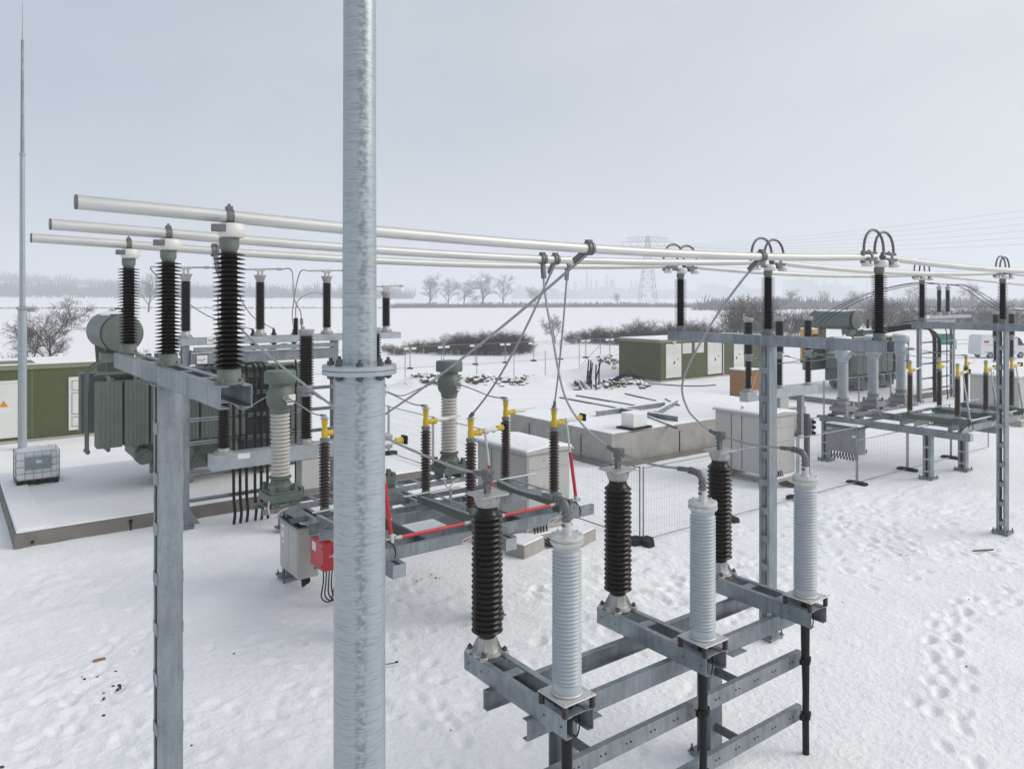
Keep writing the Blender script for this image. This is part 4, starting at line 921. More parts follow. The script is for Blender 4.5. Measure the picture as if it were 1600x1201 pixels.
# ------------------------------------------------------------------ cable gantries beside the transformers
def gantry(label):
    t = thing('cable_gantry', label, 'steel gantry', (7.5, 22.2, 0), 'cable gantries before the transformers')
    for u in (5.38, 9.74):
        b = B(); b.chan((u-0.09, 22.1, 0.1), (u-0.09, 22.1, 5.07), 0.18, 0.07, 0.009, (0,1,0), (1,0,0)); obj('post', b, 'galv', t)
        b = B(); b.chan((u-0.09, 22.34, 0.1), (u-0.09, 22.34, 5.07), 0.18, 0.07, 0.009, (0,-1,0), (1,0,0)); obj('post', b, 'galv', t)
        b = B(); foot(b, u, 22.22); obj('base_plate', b, 'galv', t)
        anchors(t, u, 22.22)
        b = B(); b.extrude([(0,0),(0.3,0),(0,0.45)], (u+0.1,22.2,0.13),(u+0.1,22.22,0.13),(1,0,0),(0,0,1)); obj('gusset', b, 'galv', t)
    for v, s in ((22.02,1),(22.42,-1)):
        b = B(); b.chan((5.15, v, 5.075), (11.95, v, 5.075), 0.2, 0.08, 0.010, (0,s,0)); obj('top_beam', b, 'galv_light', t)
        b = B(); b.chan((5.48, v, 4.55), (9.64, v, 4.55), 0.3, 0.08, 0.010, (0,s,0)); obj('second_beam', b, 'galv', t)
    b = B(); b.box(5.55,9.6,21.93,22.02,4.90,5.02); obj('trunking', b, 'sheet_grey', t)
    b = B(); b.box(5.5,9.5,21.98,22.06,4.852,4.875); obj('snow_line', b, 'snow_cap', t)
    for z in (3.62, 2.98, 2.34, 1.45, 0.78):
        b = B(); b.chan((5.47, 22.10, z), (9.65, 22.10, z), 0.10, 0.07, 0.006, (0,-1,0)); obj('cable_rail', b, 'galv_light', t)
        b = B(); b.box(5.47, 9.65, 22.01, 22.027, z+0.045, z+0.055); obj('rail_slot', b, 'black', t)
    for x, z in ((5.9,5.12),(5.62,4.60)):
        b = B(); b.box(x, x+0.27, 21.915 if z < 5 else 22.0, 21.92 if z < 5 else 22.005, z-0.02, z+0.2); obj('marker_plate', b, 'white', t)
    return t
GA = gantry('steel cable gantry with black posts on top before the left transformer')
copy_tree(GA, (7.5+41.75, 22.2, 0), 'distant steel cable gantry with curved black cables, far right')
def gtext(s, loc, size, m, rot, parent, name='lettering'):
    cu = bpy.data.curves.new(name, 'FONT'); cu.body = s; cu.size = size; cu.extrude = 0.001
    o = bpy.data.objects.new('tmp', cu); COL.objects.link(o)
    me = bpy.data.meshes.new_from_object(o.evaluated_get(bpy.context.evaluated_depsgraph_get()))
    bpy.data.objects.remove(o); me.materials.clear(); me.materials.append(M[m])
    q = bpy.data.objects.new(name, me); COL.objects.link(q); q.rotation_euler = rot
    w = WLOC[parent.name]; q.parent = parent; q.location = (loc[0]-w[0], loc[1]-w[1], loc[2]-w[2]); return q
gtext('1LLP', (5.925, 21.997, 5.17), 0.09, 'black', (math.pi/2,0,0), GA); gtext('1LLP', (5.645, 21.912, 4.65), 0.09, 'black', (math.pi/2,0,0), GA)

def gpost(u, h, label, g='black posts on the cable gantries'):
    t = thing('gantry_insulator', label, 'insulator', (u, 22.22, 5.285), g)
    b = B(); b.lathe([(0.19,0),(0.19,0.03),(0.13,0.06),(0.11,0.18),(0.09,0.19)], 16)
    for k in range(4): b.cyl((0.17*math.cos(k*1.571+.78),0.17*math.sin(k*1.571+.78),0),(0.17*math.cos(k*1.571+.78),0.17*math.sin(k*1.571+.78),0.08),0.022,n=6)
    obj('cast_foot', b, 'alu_cast', t, local=True)
    b = B(); b.lathe(sheds(0.19, 0.19+h, 0.105, 0.150, int(h/0.068), 'sharp', 0.9), 20); obj('shed_body', b, 'porcelain', t, local=True)
    z = 0.19+h
    b = B(); b.lathe([(0.10,z),(0.11,z+0.02),(0.16,z+0.17),(0.18,z+0.18),(0.18,z+0.205)], 20); b.cbox((-0.05,0,z+0.28),(0.05,0.06,0.15)); b.cbox((0.06,0,z+0.28),(0.05,0.06,0.15)); b.cbox((0,0,z+0.36),(0.26,0.09,0.07)); obj('top_clamp', b, 'alu_cast', t, local=True)
    b = B(); b.tube([(-0.55,0.0,z+0.36),(0.6,0.0,z+0.40)], 0.025, 8); b.tube([(0.5,0,z+0.39),(0.62,0,z+0.40)],0.04,8); obj('rod', b, 'wire', t, local=True)
    return t
GP = gpost(5.40, 1.36, 'black gantry post insulator leftmost behind the middle busbar post')
copy_tree(GP, (7.45, 22.22, 5.285), 'black gantry post insulator between the nearest busbar post and the thick mast, left one')
copy_tree(GP, (9.50, 22.22, 5.285), 'black gantry post insulator just left of the thick mast')
gpost(11.52, 0.90, 'short black gantry post insulator just right of the thick mast')
for k, nm in enumerate(('left', 'right')): copy_tree(GP, (5.4+41.75+2.55+k*1.15, 22.22, 5.285), 'distant black gantry post at the right, %s of the two' % nm)
t = thing('small_arrester', 'small black arrester with a curved wire on the left gantry beam', 'surge arrester', (8.52, 22.22, 5.28))
b = B(); b.lathe(sheds(0.0, 0.42, 0.055, 0.10, 7)+[(0.08,0.44),(0.05,0.5)], 16); obj('shed_body', b, 'porcelain', t, local=True)
b = B(); b.tube(spline([(0,0,0.48),(0,0,0.78),(0.1,0,1.05),(0.5,0,1.25),(1.0,0,1.22)],5), 0.018, 8); obj('wire', b, 'wire', t, local=True)
for i, (u, h) in enumerate(((5.40,1.36),(7.45,1.36),(9.50,1.36))):
    z = 5.285+0.19+h+0.39
    c = Vector((us1[i]-0.05, 20.7, 2.34+3.3)); a = Vector((u+0.62, 22.22, z))
    conductor([a, a+Vector((0.25,-0.2,-0.05)), a+(c-a)*0.45+Vector((0.12,0,-0.15)), c+Vector((0,0.1,0.35)), c], 'rope conductor bending from a gantry post down to the %s breaker pole' % ('left', 'middle', 'right')[i], r=0.02)
    a = Vector((u-0.55, 22.22, z-0.03)); c = Vector((8.9+i*0.75, 27.3, 5.25))
    conductor([a, a+Vector((-0.25,0.2,-0.1)), a+(c-a)*0.5+Vector((-0.3,0,-0.35)), c], 'thin rope conductor from a gantry post back to transformer bushing, %s phase' % ('left', 'middle', 'right')[i], r=0.018)
for d, w in ((0.0, 'left'), (41.75, 'distant')):
    for k in range(7):
        u = (6.62, 6.80, 6.98, 7.22, 7.40, 7.58, 8.42)[k]+d
        zt = 4.25-0.05*k if k < 6 else 4.5
        b = B(); b.tube(spline([(u,21.95,0.02),(u+0.03,21.95,0.35),(u,21.97,0.85),(u,21.97,2.4),(u,21.97,3.5),(u+0.04,22.05,zt-0.15),(u+0.12,22.5,zt+0.32),(u+0.25,23.6,zt+0.42),(u+0.3,25.2,zt+0.15),(u+0.3,26.0,zt-0.1)],5), 0.042 if k < 6 else 0.03, 8)
        o = obj('power_cable', b, 'cable', None); tag(o, 'thick black cable hanging on the %s gantry, %s of seven' % (w, ('first','second','third','fourth','fifth','sixth','separate rightmost one')[k]), 'cable', 'black power cables on the gantries')
b = B(); b.tube(spline([(48.9,22.2,7.2),(47,22.6,7.25),(44,23.5,6.7),(41.5,24.5,5.7),(40.5,25,5.0)],7), 0.022, 6)
tag(obj('overhead_wire', b, 'cable'), 'thin wire sagging to the left from the distant gantry', 'conductor', 'thin wires from the distant gantry')
b = B(); b.tube(spline([(51.5,22.2,7.2),(53,22,7.15),(55,21.5,6.4),(56.5,21,5.6),(58.5,20.5,5.5)],7), 0.022, 6)
tag(obj('overhead_wire', b, 'cable'), 'thin wire sagging to the right from the distant gantry', 'conductor', 'thin wires from the distant gantry')

for k in range(2):
    b = B(); b.tube(spline([(49.4+k*1.1,22.2,7.2),(47.8+k,22.8,7.25),(44.8+k*0.8,24.0,6.6),(42.4+k*0.6,25.0,5.5),(41.6+k*0.5,25.4,4.8)],7), 0.024, 6)
    tag(obj('overhead_wire', b, 'cable'), 'dark wire drooping from the distant gantry towards its transformer, %s' % ('upper one','lower one')[k], 'conductor', 'thin wires from the distant gantry')
    b = B(); b.tube(spline([(50.6+k*1.2,22.2,7.2),(52.2+k,21.9,7.0),(54.0+k,21.4,6.1),(55.0+k,20.9,5.6),(57.0+k,20.4,5.55)],7), 0.024, 6)
    tag(obj('overhead_wire', b, 'cable'), 'dark wire drooping right from the distant gantry to a breaker pole, %s' % ('inner one','outer one')[k], 'conductor', 'thin wires from the distant gantry')
# ------------------------------------------------------------------ caged tank, kiosks, crate, loads on the slab
iu, iv = gp(57, 752, 0.40)[:2]
t = thing('ibc_tank', 'white plastic tank in a grey wire cage on a pallet, snow on top', 'tank', (iu, iv, 0.40))
b = B(); b.box(-0.56,0.56,-0.47,0.47,0.15,1.05); obj('tank', b, 'plastic_white', t, local=True, bevel=0.06)
b = B(); b.ball((0,0,1.045),(0.55,0.46,0.10),16,6); obj('snow_cap', b, 'snow_cap', t, local=True)
for z in (0.18,0.38,0.60,0.82,1.06):
    b = B()
    P = [(-0.59,-0.5,z),(0.59,-0.5,z),(0.59,0.5,z),(-0.59,0.5,z)]
    for i in range(4): b.tube([P[i],P[(i+1)%4]],0.009,6)
    obj('cage_ring', b, 'sheet_grey', t, local=True)
b = B()
for x in (-0.59,-0.36,-0.12,0.12,0.36,0.59):
    for y in (-0.512,0.512): b.tube([(x,y,0.13),(x,y,1.06)],0.0075,6)
for y in (-0.5,-0.2,0.2,0.5):
    for x in (-0.602,0.602): b.tube([(x,y,0.13),(x,y,1.06)],0.0075,6)
obj('cage_bars', b, 'sheet_grey', t, local=True)
b = B(); b.box(-0.36,0.36,-0.535,-0.525,0.50,0.90); sg = obj('sign_plate', b, 'sheet_grey', t, local=True)
b = B(); b.box(-0.06,0.10,-0.5385,-0.5355,0.70,0.79); obj('sticker', b, 'white', sg, local=True)
b = B(); b.box(-0.6,0.6,-0.5,0.5,0.09,0.13)
for x in (-0.5,0,0.5): b.box(x-0.07,x+0.07,-0.5,0.5,0.0,0.09)
obj('pallet', b, 'black', t, local=True)

def kiosk(u, v, label):
    t = thing('relay_kiosk', label, 'cabinet', (u, v, 0), 'grey walk-in kiosks on concrete strips')
    b = B(); b.box(0,1.45,0,2.25,0.36,2.36); obj('body', b, 'cabinet', t, local=True, bevel=0.015)
    for y0, y1 in ((0.04,1.08),(1.12,1.52),(1.56,2.21)):
        b = B(); b.box(-0.016,-0.002,y0,y1,0.42,2.28); obj('door', b, 'cabinet', t, local=True, bevel=0.006)
    b = B(); b.box(-0.024,-0.017,1.09,1.105,0.42,2.28); b.box(-0.024,-0.017,1.53,1.545,0.42,2.28); obj('hinge_strip', b, 'galv_dark', t, local=True)
    b = B(); b.box(0.04,1.41,-0.014,-0.002,1.95,2.30); b.box(0.04,1.41,-0.014,-0.002,0.42,1.93); obj('side_panel', b, 'cabinet', t, local=True, bevel=0.006)
    b = B()
    for z in (1.45,0.75,2.12): b.extrude([(-0.04,0),(0.04,0),(0,0.07)], (0.55,-0.0175,z),(0.55,-0.0145,z),(1,0,0),(0,0,1))
    obj('warning_sign', b, 'sign_amber', t, local=True)
    b = B(); b.extrude([(-0.08,2.362),(1.53,2.362),(1.53,2.40),(0.72,2.47),(-0.08,2.40)], (0,-0.08,0),(0,2.33,0),(1,0,0),(0,0,1)); obj('roof', b, 'cabinet', t, local=True)
    b = B(); b.extrude([(-0.06,2.403),(0.72,2.473),(1.51,2.403),(1.48,2.47),(0.72,2.56),(-0.03,2.47)], (0,-0.06,0),(0,2.31,0),(1,0,0),(0,0,1)); obj('snow_cap', b, 'snow_cap', t, local=True, bevel=0.02)
    for y in (-0.25, 1.85):
        b = B(); b.box(-0.35,1.8,y,y+0.45,-0.1,0.30); obj('foundation_strip', b, 'concrete', t, local=True, bevel=0.015)
        b = B(); b.box(-0.33,1.78,y+0.02,y+0.43,0.302,0.345); obj('strip_snow', b, 'snow_cap', t, local=True, bevel=0.015)
    b = B(); b.tube(spline([(0.1,1.2,2.47),(0.1,1.2,2.56),(0.16,1.2,2.58),(0.2,1.2,2.52),(0.16,1.2,2.47)],4),0.012,6); obj('lifting_eye', b, 'black', t, local=True)
    b = B()
    for k in range(5): b.tube(spline([(0.2+k*0.1,-0.05,0.5),(0.15+k*0.1,-0.2,0.25),(0.3+k*0.12,-0.4,0.08),(0.9+k*0.1,-0.6,0.05)],5),0.022,6)
    obj('floor_cables', b, 'cable', t, local=True)
    return t
KI = kiosk(12.05, 15.5, 'grey walk-in kiosk with a snowy roof behind the near red disconnector rods')
copy_tree(KI, (22.35, 15.45, 0), 'grey walk-in kiosk with ribbed side behind the middle support column')
copy_tree(KI, (42.9, 15.4, 0), 'grey kiosk at the right edge behind the far disconnector')
t = thing('socket_post', 'steel post with dark sockets at the corner of the middle kiosk', 'post', (24.15, 15.2, 0))
b = B(); b.box(24.08,24.22,15.12,15.28,0,2.35); obj('post', b, 'galv_dark', t, bevel=0.01)
b = B(); b.box(24.24,24.42,15.1,15.3,1.6,2.2); sx = obj('socket_box', b, 'cabinet_grey', t, bevel=0.01)
for z in (1.68,1.88,2.06):
    b = B(); b.cyl((24.33,15.1,z+0.02),(24.36,15.0,z-0.02),0.06,n=10); obj('socket', b, 'black', sx)

cu, cv = gp(1163, 628)[:2]
t = thing('wooden_crate', 'brown wooden crate with diagonal brace and snow lid before the right green building', 'crate', (cu, cv, 0))
for k in range(9):
    b = B(); b.box(-0.62,0.62,-0.60,-0.575,0.1+k*0.205,0.288+k*0.205); obj('plank', b, 'wood', t, local=True)
    b = B(); b.box(-0.65,-0.625,-0.58,0.58,0.1+k*0.205,0.288+k*0.205); obj('plank', b, 'wood', t, local=True)
    b = B(); b.box(0.625,0.65,-0.58,0.58,0.1+k*0.205,0.288+k*0.205); obj('plank', b, 'wood', t, local=True)
for x in (-0.6,0.6):
    b = B(); b.box(x-0.05,x+0.05,-0.63,-0.602,0.05,1.97); obj('corner_post', b, 'wood_pale', t, local=True)
for z in (0.08,1.88):
    b = B(); b.box(-0.545,0.545,-0.628,-0.602,z,z+0.1); obj('rail', b, 'wood', t, local=True)
b = B(); b.bar((-0.48,-0.615,0.2),(0.45,-0.615,1.85),0.02,0.1); obj('brace', b, 'wood_pale', t, local=True)
b = B(); b.box(-0.62,0.62,-0.57,0.6,0.0,1.98); obj('inner_box', b, 'wood', t, local=True)
b = B(); b.box(-0.66,0.66,-0.63,0.62,1.985,2.07); obj('snow_cap', b, 'snow_cap', t, local=True, bevel=0.03)
b = B(); b.box(-0.42,-0.12,-0.6065,-0.6035,1.15,1.6); obj('paper_label', b, 'white', t, local=True)

def lay(name, label, cat, p, rz, parts, g=None):
    t = thing(name, label, cat, p, g, rz)
    for nm, b, m in parts: obj(nm, b, m, t, local=True)
    return t
def beamB(L, h=0.2): 
    b = B(); b.chan((-L/2,-0.1,0.0),(L/2,-0.1,0.0), h, 0.1, 0.012, (0,1,0)); return b
def snowB(L): b = B(); b.box(-L/2,L/2,-0.09,0.0,0.201,0.235); return b
zs = 1.285
for (x, y, L, rz, lab) in ((985,642,4.6,0.05,'long galvanised beam lying snow-topped across the high foundation'),(1040,640,4.2,0.5,'slanting galvanised beam resting on the high foundation near the kiosk'),(1010,651,3.2,1.62,'short galvanised beam end pointing at the camera on the high foundation')):
    p = gp(x, y, zs); lay('steel_beam', lab, 'steel beam', (p[0],p[1],zs), rz, [('channel', beamB(L), 'galv'), ('snow_strip', snowB(L*0.96), 'snow_cap')], 'steel beams stored on the foundation')
for (x, y, L, rz, lab) in ((925,632,5.2,0.0,'dark batten lying in the snow, nearest of the left row on the high foundation'),(950,628,5.0,0.02,'dark batten lying in the snow, second of the left row on the high foundation'),(1000,622,3.0,-0.2,'dark batten in the snow at the back of the high foundation'),(1050,630,2.4,-0.5,'dark crossed batten at the back right of the high foundation'),(1030,660,3.4,-0.35,'dark batten at the front edge of the high foundation')):
    p = gp(x, y, zs-0.05); b = B(); b.box(-L/2,L/2,-0.04,0.04,0,0.07); s = B(); s.box(-L/2+0.3,L/2-0.1,-0.036,0.036,0.072,0.10)
    lay('timber_batten', lab, 'batten', (p[0],p[1],zs-0.03), rz+1.5, [('batten', b, 'galv_dark'), ('snow_strip', s, 'snow_cap')], 'battens lying on the foundation')
p = gp(991, 668, zs)
b = B(); b.box(-0.42,0.42,-0.3,0.3,0.08,0.55); s = B(); s.box(-0.43,0.43,-0.31,0.31,0.551,0.62); q_ = B(); q_.box(-0.6,0.6,-0.42,0.42,0,0.07)
t = lay('wrapped_pallet', 'small white wrapped load on a dark board on the high foundation', 'pallet load', (p[0],p[1],zs), 0.1, [('load', b, 'plastic_white'), ('snow_cap', s, 'snow_cap'), ('board', q_, 'rubber')])
for (x, y, lab, s_) in ((820,862,'small concrete block in the snow left before the near kiosk',1.0),(905,846,'small concrete block in the snow right of the near kiosk',0.8)):
    p = gp(x, y); t = thing('concrete_block', lab, 'concrete block', (p[0],p[1],0), 'loose concrete blocks', 0.3)
    b = B(); b.box(-0.45*s_,0.45*s_,-0.3,0.3,-0.05,0.3); obj('block', b, 'concrete', t, local=True, bevel=0.02)
    b = B(); b.box(-0.43*s_,0.43*s_,-0.28,0.28,0.302,0.35); obj('snow_cap', b, 'snow_cap', t, local=True, bevel=0.02)

# ------------------------------------------------------------------ green switchgear houses
def zon(u, v, y): return H-(y-464.2)/F*(FW[0]*u+FW[1]*v)
def house(u0, u1, v0, v1, z1, label):
    t = thing('switchgear_house', label, 'building', ((u0+u1)/2, v0, 0), 'green switchgear houses')
    b = B(); b.box(u0, u1, v0, v1, 0.12, z1); obj('wall', b, 'olive', t, bevel=0.02)
    b = B(); b.box(u0-0.05, u1+0.05, v0-0.05, v1+0.05, z1-0.16, z1+0.03); obj('roof_edge', b, 'olive_trim', t)
    b = B(); b.box(u0+0.02, u1-0.02, v0+0.02, v1-0.02, z1+0.031, z1+0.10); obj('snow_cap', b, 'snow_cap', t, bevel=0.03)
    b = B(); b.box(u0-0.1, u1+0.1, v0-0.12, v1+0.1, -0.2, 0.119); obj('plinth', b, 'concrete', t)
    return t
def leaf(t, u0, u1, v, z0, z1, name='door', louver=True):
    b = B(); b.box(u0, u1, v-0.05, v-0.003, z0, z1); o = obj(name, b, 'door_white', t, bevel=0.01)
    if louver:
        b = B(); h = z1-z0
        for a, c in ((0.06,0.30),(0.66,0.93)) if name == 'door' else ((0.08,0.92),):
            z = z0+h*a; b = B()
            while z < z0+h*c: b.box(u0+0.08, u1-0.08, v-0.062, v-0.051, z, z+0.028); z += 0.055
            obj('louver', b, 'door_white', o)
    return o
vR = 39.4; uR = u_on(1032, vR)
hR = house(uR, u_on(1196, vR), vR, vR+4.4, 3.12, 'flat green switchgear house with white doors beyond the high foundation')
for x0, x1, n in ((1040,1064,2),(1105,1127,2),(1146,1162,1)):
    a, c = u_on(x0, vR), u_on(x1, vR); w = (c-a)/n
    for k in range(n):
        d = leaf(hR, a+k*w+0.01, a+(k+1)*w-0.01, vR, 0.28, 2.85)
    b = B(); b.extrude([(-0.12,0),(0.12,0),(0,0.2)], (c-w*0.5,vR-0.068,1.62),(c-w*0.5,vR-0.063,1.62),(1,0,0),(0,0,1)); obj('warning_sign', b, 'sign_amber', hR)
    b = B(); b.cbox((a+w*(1.0 if n == 2 else 0.2)+0.05,vR-0.08,1.42),(0.05,0.05,0.2)); obj('door_handle', b, 'black', hR)
for x0, x1 in ((1066,1080),(1085,1099)): leaf(hR, u_on(x0,vR), u_on(x1,vR), vR, 2.05, 2.85, 'louver_panel')
b = B(); b.tube([(u_on(1129,vR),vR-0.08,0.2),(u_on(1129,vR),vR-0.08,3.0)],0.05,8); obj('downpipe', b, 'door_white', hR)
b = B(); b.cbox((u_on(1052,vR),vR-0.1,2.96),(0.28,0.16,0.09)); obj('wall_lamp', b, 'white', hR)
vL = 40.0
hL = house(-9.0, 9.6, vL, vL+4.2, 3.36, 'long green switchgear house at the left edge behind the far mast')
for a, c in ((0.2,1.45),(1.47,2.72)):
    leaf(hL, a, c, vL, 0.25, 2.62, 'door', False)
b = B(); b.box(0.1,3.05,vL-0.03,vL-0.002,2.63,2.75); b.box(2.76,3.05,vL-0.04,vL-0.002,0.25,2.62); obj('door_frame', b, 'door_white', hL)
dn = leaf(hL, u_on(107,vL), u_on(131,vL), vL, 0.34, 2.76, 'service_door', False)
a, c = u_on(107,vL), u_on(131,vL)
b = B()
for z0, z1 in ((0.5,0.95),(1.05,2.05),(2.15,2.6)):
    for x0, x1, y0, y1 in ((a+0.12,a+0.15,z0,z1),(c-0.15,c-0.12,z0,z1),(a+0.15,c-0.15,z0,z0+0.03),(a+0.15,c-0.15,z1-0.03,z1)): b.box(x0,x1,vL-0.064,vL-0.052,y0,y1)
obj('door_moulding', b, 'cabinet_grey', hL)
b = B(); b.extrude([(-0.17,0),(0.17,0),(0,0.29)], (2.2,vL-0.056,1.62),(2.2,vL-0.052,1.62),(1,0,0),(0,0,1)); obj('warning_sign', b, 'sign_amber', hL)
b = B(); b.box(1.85,2.6,vL-0.056,vL-0.0515,1.36,1.56); obj('notice', b, 'white', hL)
b = B(); b.box(1.60,1.64,vL-0.056,vL-0.052,0.72,0.88); b.box(1.60,1.72,vL-0.056,vL-0.052,0.72,0.74)
for x0,x1,y0,y1 in ((1.76,1.88,0.86,0.88),(1.76,1.78,0.72,0.88),(1.76,1.88,0.72,0.74),(1.86,1.88,0.72,0.88)): b.box(x0,x1,vL-0.056,vL-0.052,y0,y1)
obj('red_mark', b, 'sign_red', hL)
b = B(); b.cbox((1.56,vL-0.09,1.2),(0.05,0.06,0.22)); obj('door_handle', b, 'black', hL)
b = B(); b.lathe([(0.14,-0.02),(0.16,0.0),(0.14,0.05),(0.06,0.1)],12,(1.9,vL-0.12,3.0)); b.box(1.85,1.95,vL-0.12,vL,3.0,3.06); obj('wall_lamp', b, 'white', hL)
b = B(); b.box(-8.95,3.4,vL+0.05,vL+2.2,3.461,3.468); obj('bare_roof_patch', b, 'concrete_dark', hL)
for k in range(8):
    x = -8+k*2.25; b = B(); b.box(x,x+0.02,vL-0.006,vL-0.001,0.14,3.18); obj('panel_joint', b, 'olive_trim', hL)

# ------------------------------------------------------------------ fences
def panel(label, loc, rz, first=None, sc=None, tags=False, g='mesh panels of the site fence'):
    if first is not None: return copy_tree(first, loc, label, rz, g, sc)
    t = thing('site_fence', label, 'fence', loc, g, rz)
    b = B(); b.tube([(0.04,0,0.06),(0.04,0,2.0)],0.021,8); obj('post', b, 'galv', t, local=True)
    b = B(); b.tube([(3.44,0,0.06),(3.44,0,2.0)],0.021,8); obj('post', b, 'galv', t, local=True)
    for z in (0.10,1.96):
        b = B(); b.tube([(0.04,0,z),(3.44,0,z)],0.017,6); obj('rail', b, 'galv', t, local=True)
    b = B()
    for k in range(33): b.tube([(0.14+k*0.1,0,0.1),(0.14+k*0.1,0,1.96)],0.0017,3,False)
    for k in range(7): b.tube([(0.04,0.003,0.3+k*0.26),(3.44,0.003,0.3+k*0.26)],0.0017,3,False)
    obj('wire_mesh', b, 'galv', t, local=True, kind='stuff')
    b = B(); b.extrude([(-0.36,0),(0.36,0),(0.33,0.13),(0.12,0.15),(-0.12,0.15),(-0.33,0.13)],(0,-0.11,0.0),(0,0.11,0.0),(1,0,0),(0,0,1))
    k0 = B(); k0.v = [(p[1]-0.02, p[0], p[2]) for p in b.v]; k0.f = b.f; k0.m = b.m; obj('foot_block', k0, 'rubber', t, local=True)
    if tags:
        for x in (0.35,3.1): b = B(); b.box(x-0.25,x+0.25,-0.03,-0.02,1.72,1.90); obj('tag', b, 'white', t, local=True)
    return t
FP = None
wd = ('first', 'second', 'third', 'fourth', 'fifth', 'sixth', 'seventh', 'eighth', 'ninth', 'tenth', 'eleventh', 'twelfth', 'thirteenth', 'fourteenth')
for k in range(6):
    u = 14.6+3.5*k; sc = (1,1,0.77) if k in (3,4,5) else None
    o = panel('%s wire mesh fence panel from its corner, running right past the middle column' % wd[k], (u, 13.9, 0.0), 0, FP, sc)
    if FP is None: FP = o
for k in range(5): panel('%s wire mesh fence panel from its corner, running back behind the near kiosk' % wd[k], (14.6, 13.95+3.5*k, 0), math.pi/2, FP)
for k in range(4): panel('%s wire mesh fence panel in front of the far right transformer' % wd[k], (34.0+3.5*k, 22.6, 0), 0, FP, None)
FT = None
for k in range(14):
    u = 19.5+3.5*k; z = g1(u, 60)
    o = panel('%s panel from the left of the tagged fence along the far hedge' % wd[k], (u, 60, z), 0, FT, None, True, 'tagged mesh panels along the hedge')
    if FT is None: FT = o
for k, x in enumerate((633,690,745,803,852,905,938)):
    u = u_on(x, 48.3); z = g1(u, 48.3)
    t = thing('fence_post', 'bare steel fence post without mesh, %s from the left behind the spoil heap' % wd[k], 'post', (u, 48.3, z), 'bare fence posts in the snow')
    b = B(); b.tube([(0,0,-0.1),(0,0,2.05)],0.028,8); obj('pole', b, 'galv', t, local=True)
    if k in (5,): b = B(); b.tube([(0.15,0,0.05),(2.55,0,1.85)],0.024,8); obj('brace', b, 'galv', t, local=True)

# ------------------------------------------------------------------ soil, cable ends, litter
def clods(name, label, lines, n, smin, smax, seed, m='soil'):
    r = random.Random(seed); b = B()
    ico = [(0,0,1),(0.9,0,0.45),(0.28,0.85,0.45),(-0.72,0.53,0.45),(-0.72,-0.53,0.45),(0.28,-0.85,0.45),(0.72,0.53,-0.45),(-0.28,0.85,-0.45),(-0.9,0,-0.45),(-0.28,-0.85,-0.45),(0.72,-0.53,-0.45),(0,0,-1)]
    fc = [(0,1,2),(0,2,3),(0,3,4),(0,4,5),(0,5,1),(1,6,2),(2,7,3),(3,8,4),(4,9,5),(5,10,1),(6,7,2),(7,8,3),(8,9,4),(9,10,5),(10,6,1),(11,7,6),(11,8,7),(11,9,8),(11,10,9),(11,6,10)]
    for _ in range(n):
        (p, q, w) = r.choice(lines); t = r.random(); x = p[0]+(q[0]-p[0])*t+r.gauss(0,w); y = p[1]+(q[1]-p[1])*t+r.gauss(0,w)
        s = smin+(smax-smin)*r.random()**2; z = g1(x, y)-s*0.05
        b._add([(x+a*s*r.uniform(.6,1.3), y+c*s*r.uniform(.6,1.3), z+d*s*r.uniform(.5,1.0)) for a,c,d in ico], fc)
    o = obj(name, b, m, None, smooth=0, kind='stuff'); o['label'] = label; o['category'] = 'soil'; return o
clods('soil_clods', 'brown soil clods half under snow along the spoil heap', [((26.8,47.1),(29.3,45.8),0.32),((30.0,45.2),(33.6,43.4),0.30),((36.6,41.0),(37.8,40.2),0.3),((38.6,40.3),(41.5,39.0),0.35),((44.6,47.0),(46.8,46.9),0.5)], 420, 0.06, 0.34, 5)
p = gp(160,1085); q_ = gp(170,1040); r5 = gp(60,960)
clods('dirt_specks', 'scattered dark dirt crumbs on the trodden snow', [(p,p,0.22),(q_,q_,0.3),(gp(75,935),gp(85,930),0.08),(gp(650,905),gp(690,900),0.15),(gp(900,1195),gp(905,1190),0.12),(gp(690,885),gp(672,905),0.12),(gp(1350,855),gp(1420,870),0.5),(gp(1250,1050),gp(1400,900),1.2),(gp(560,1150),gp(950,1080),1.0),(gp(100,1150),gp(460,1000),1.2),(gp(128,1058),gp(130,1062),0.05),(gp(162,1092),gp(168,1080),0.07),(gp(185,1072),gp(190,1068),0.06)], 70, 0.008, 0.036, 9, 'bark')
p = gp(608, 1040); b = B(); b.tube(spline([(p[0]-0.2,p[1]+0.02,0.12),(p[0]-0.05,p[1],0.05),(p[0]+0.12,p[1]-0.03,0.04)],4),0.008,6); b.cbox((p[0]+0.13,p[1]-0.03,0.045),(0.05,0.03,0.02))
tag(obj('wire_scrap', b, 'black'), 'short black wire scrap in the snow right of the thick mast', 'litter')
p = gp(155, 1031); b = B(); b.box(p[0]-0.1,p[0]+0.1,p[1]-0.04,p[1]+0.04,g1(p[0],p[1])-0.01,g1(p[0],p[1])+0.03)
tag(obj('wood_scrap', b, 'wood', bevel=0.01), 'reddish wood scrap lying in the snow at the lower left', 'litter')
p = gp(1535, 862); b = B(); b.tube([(p[0]-0.3,p[1]+0.1,0.06),(p[0]+0.25,p[1]-0.15,0.05)],0.02,6)
tag(obj('stick', b, 'bark'), 'thin dark stick in the snow near the rightmost support foot', 'litter')
t = thing('cable_ends', 'bundle of stiff black cable ends sticking up out of the trench', 'cables', (37.2, 40.4, 0))
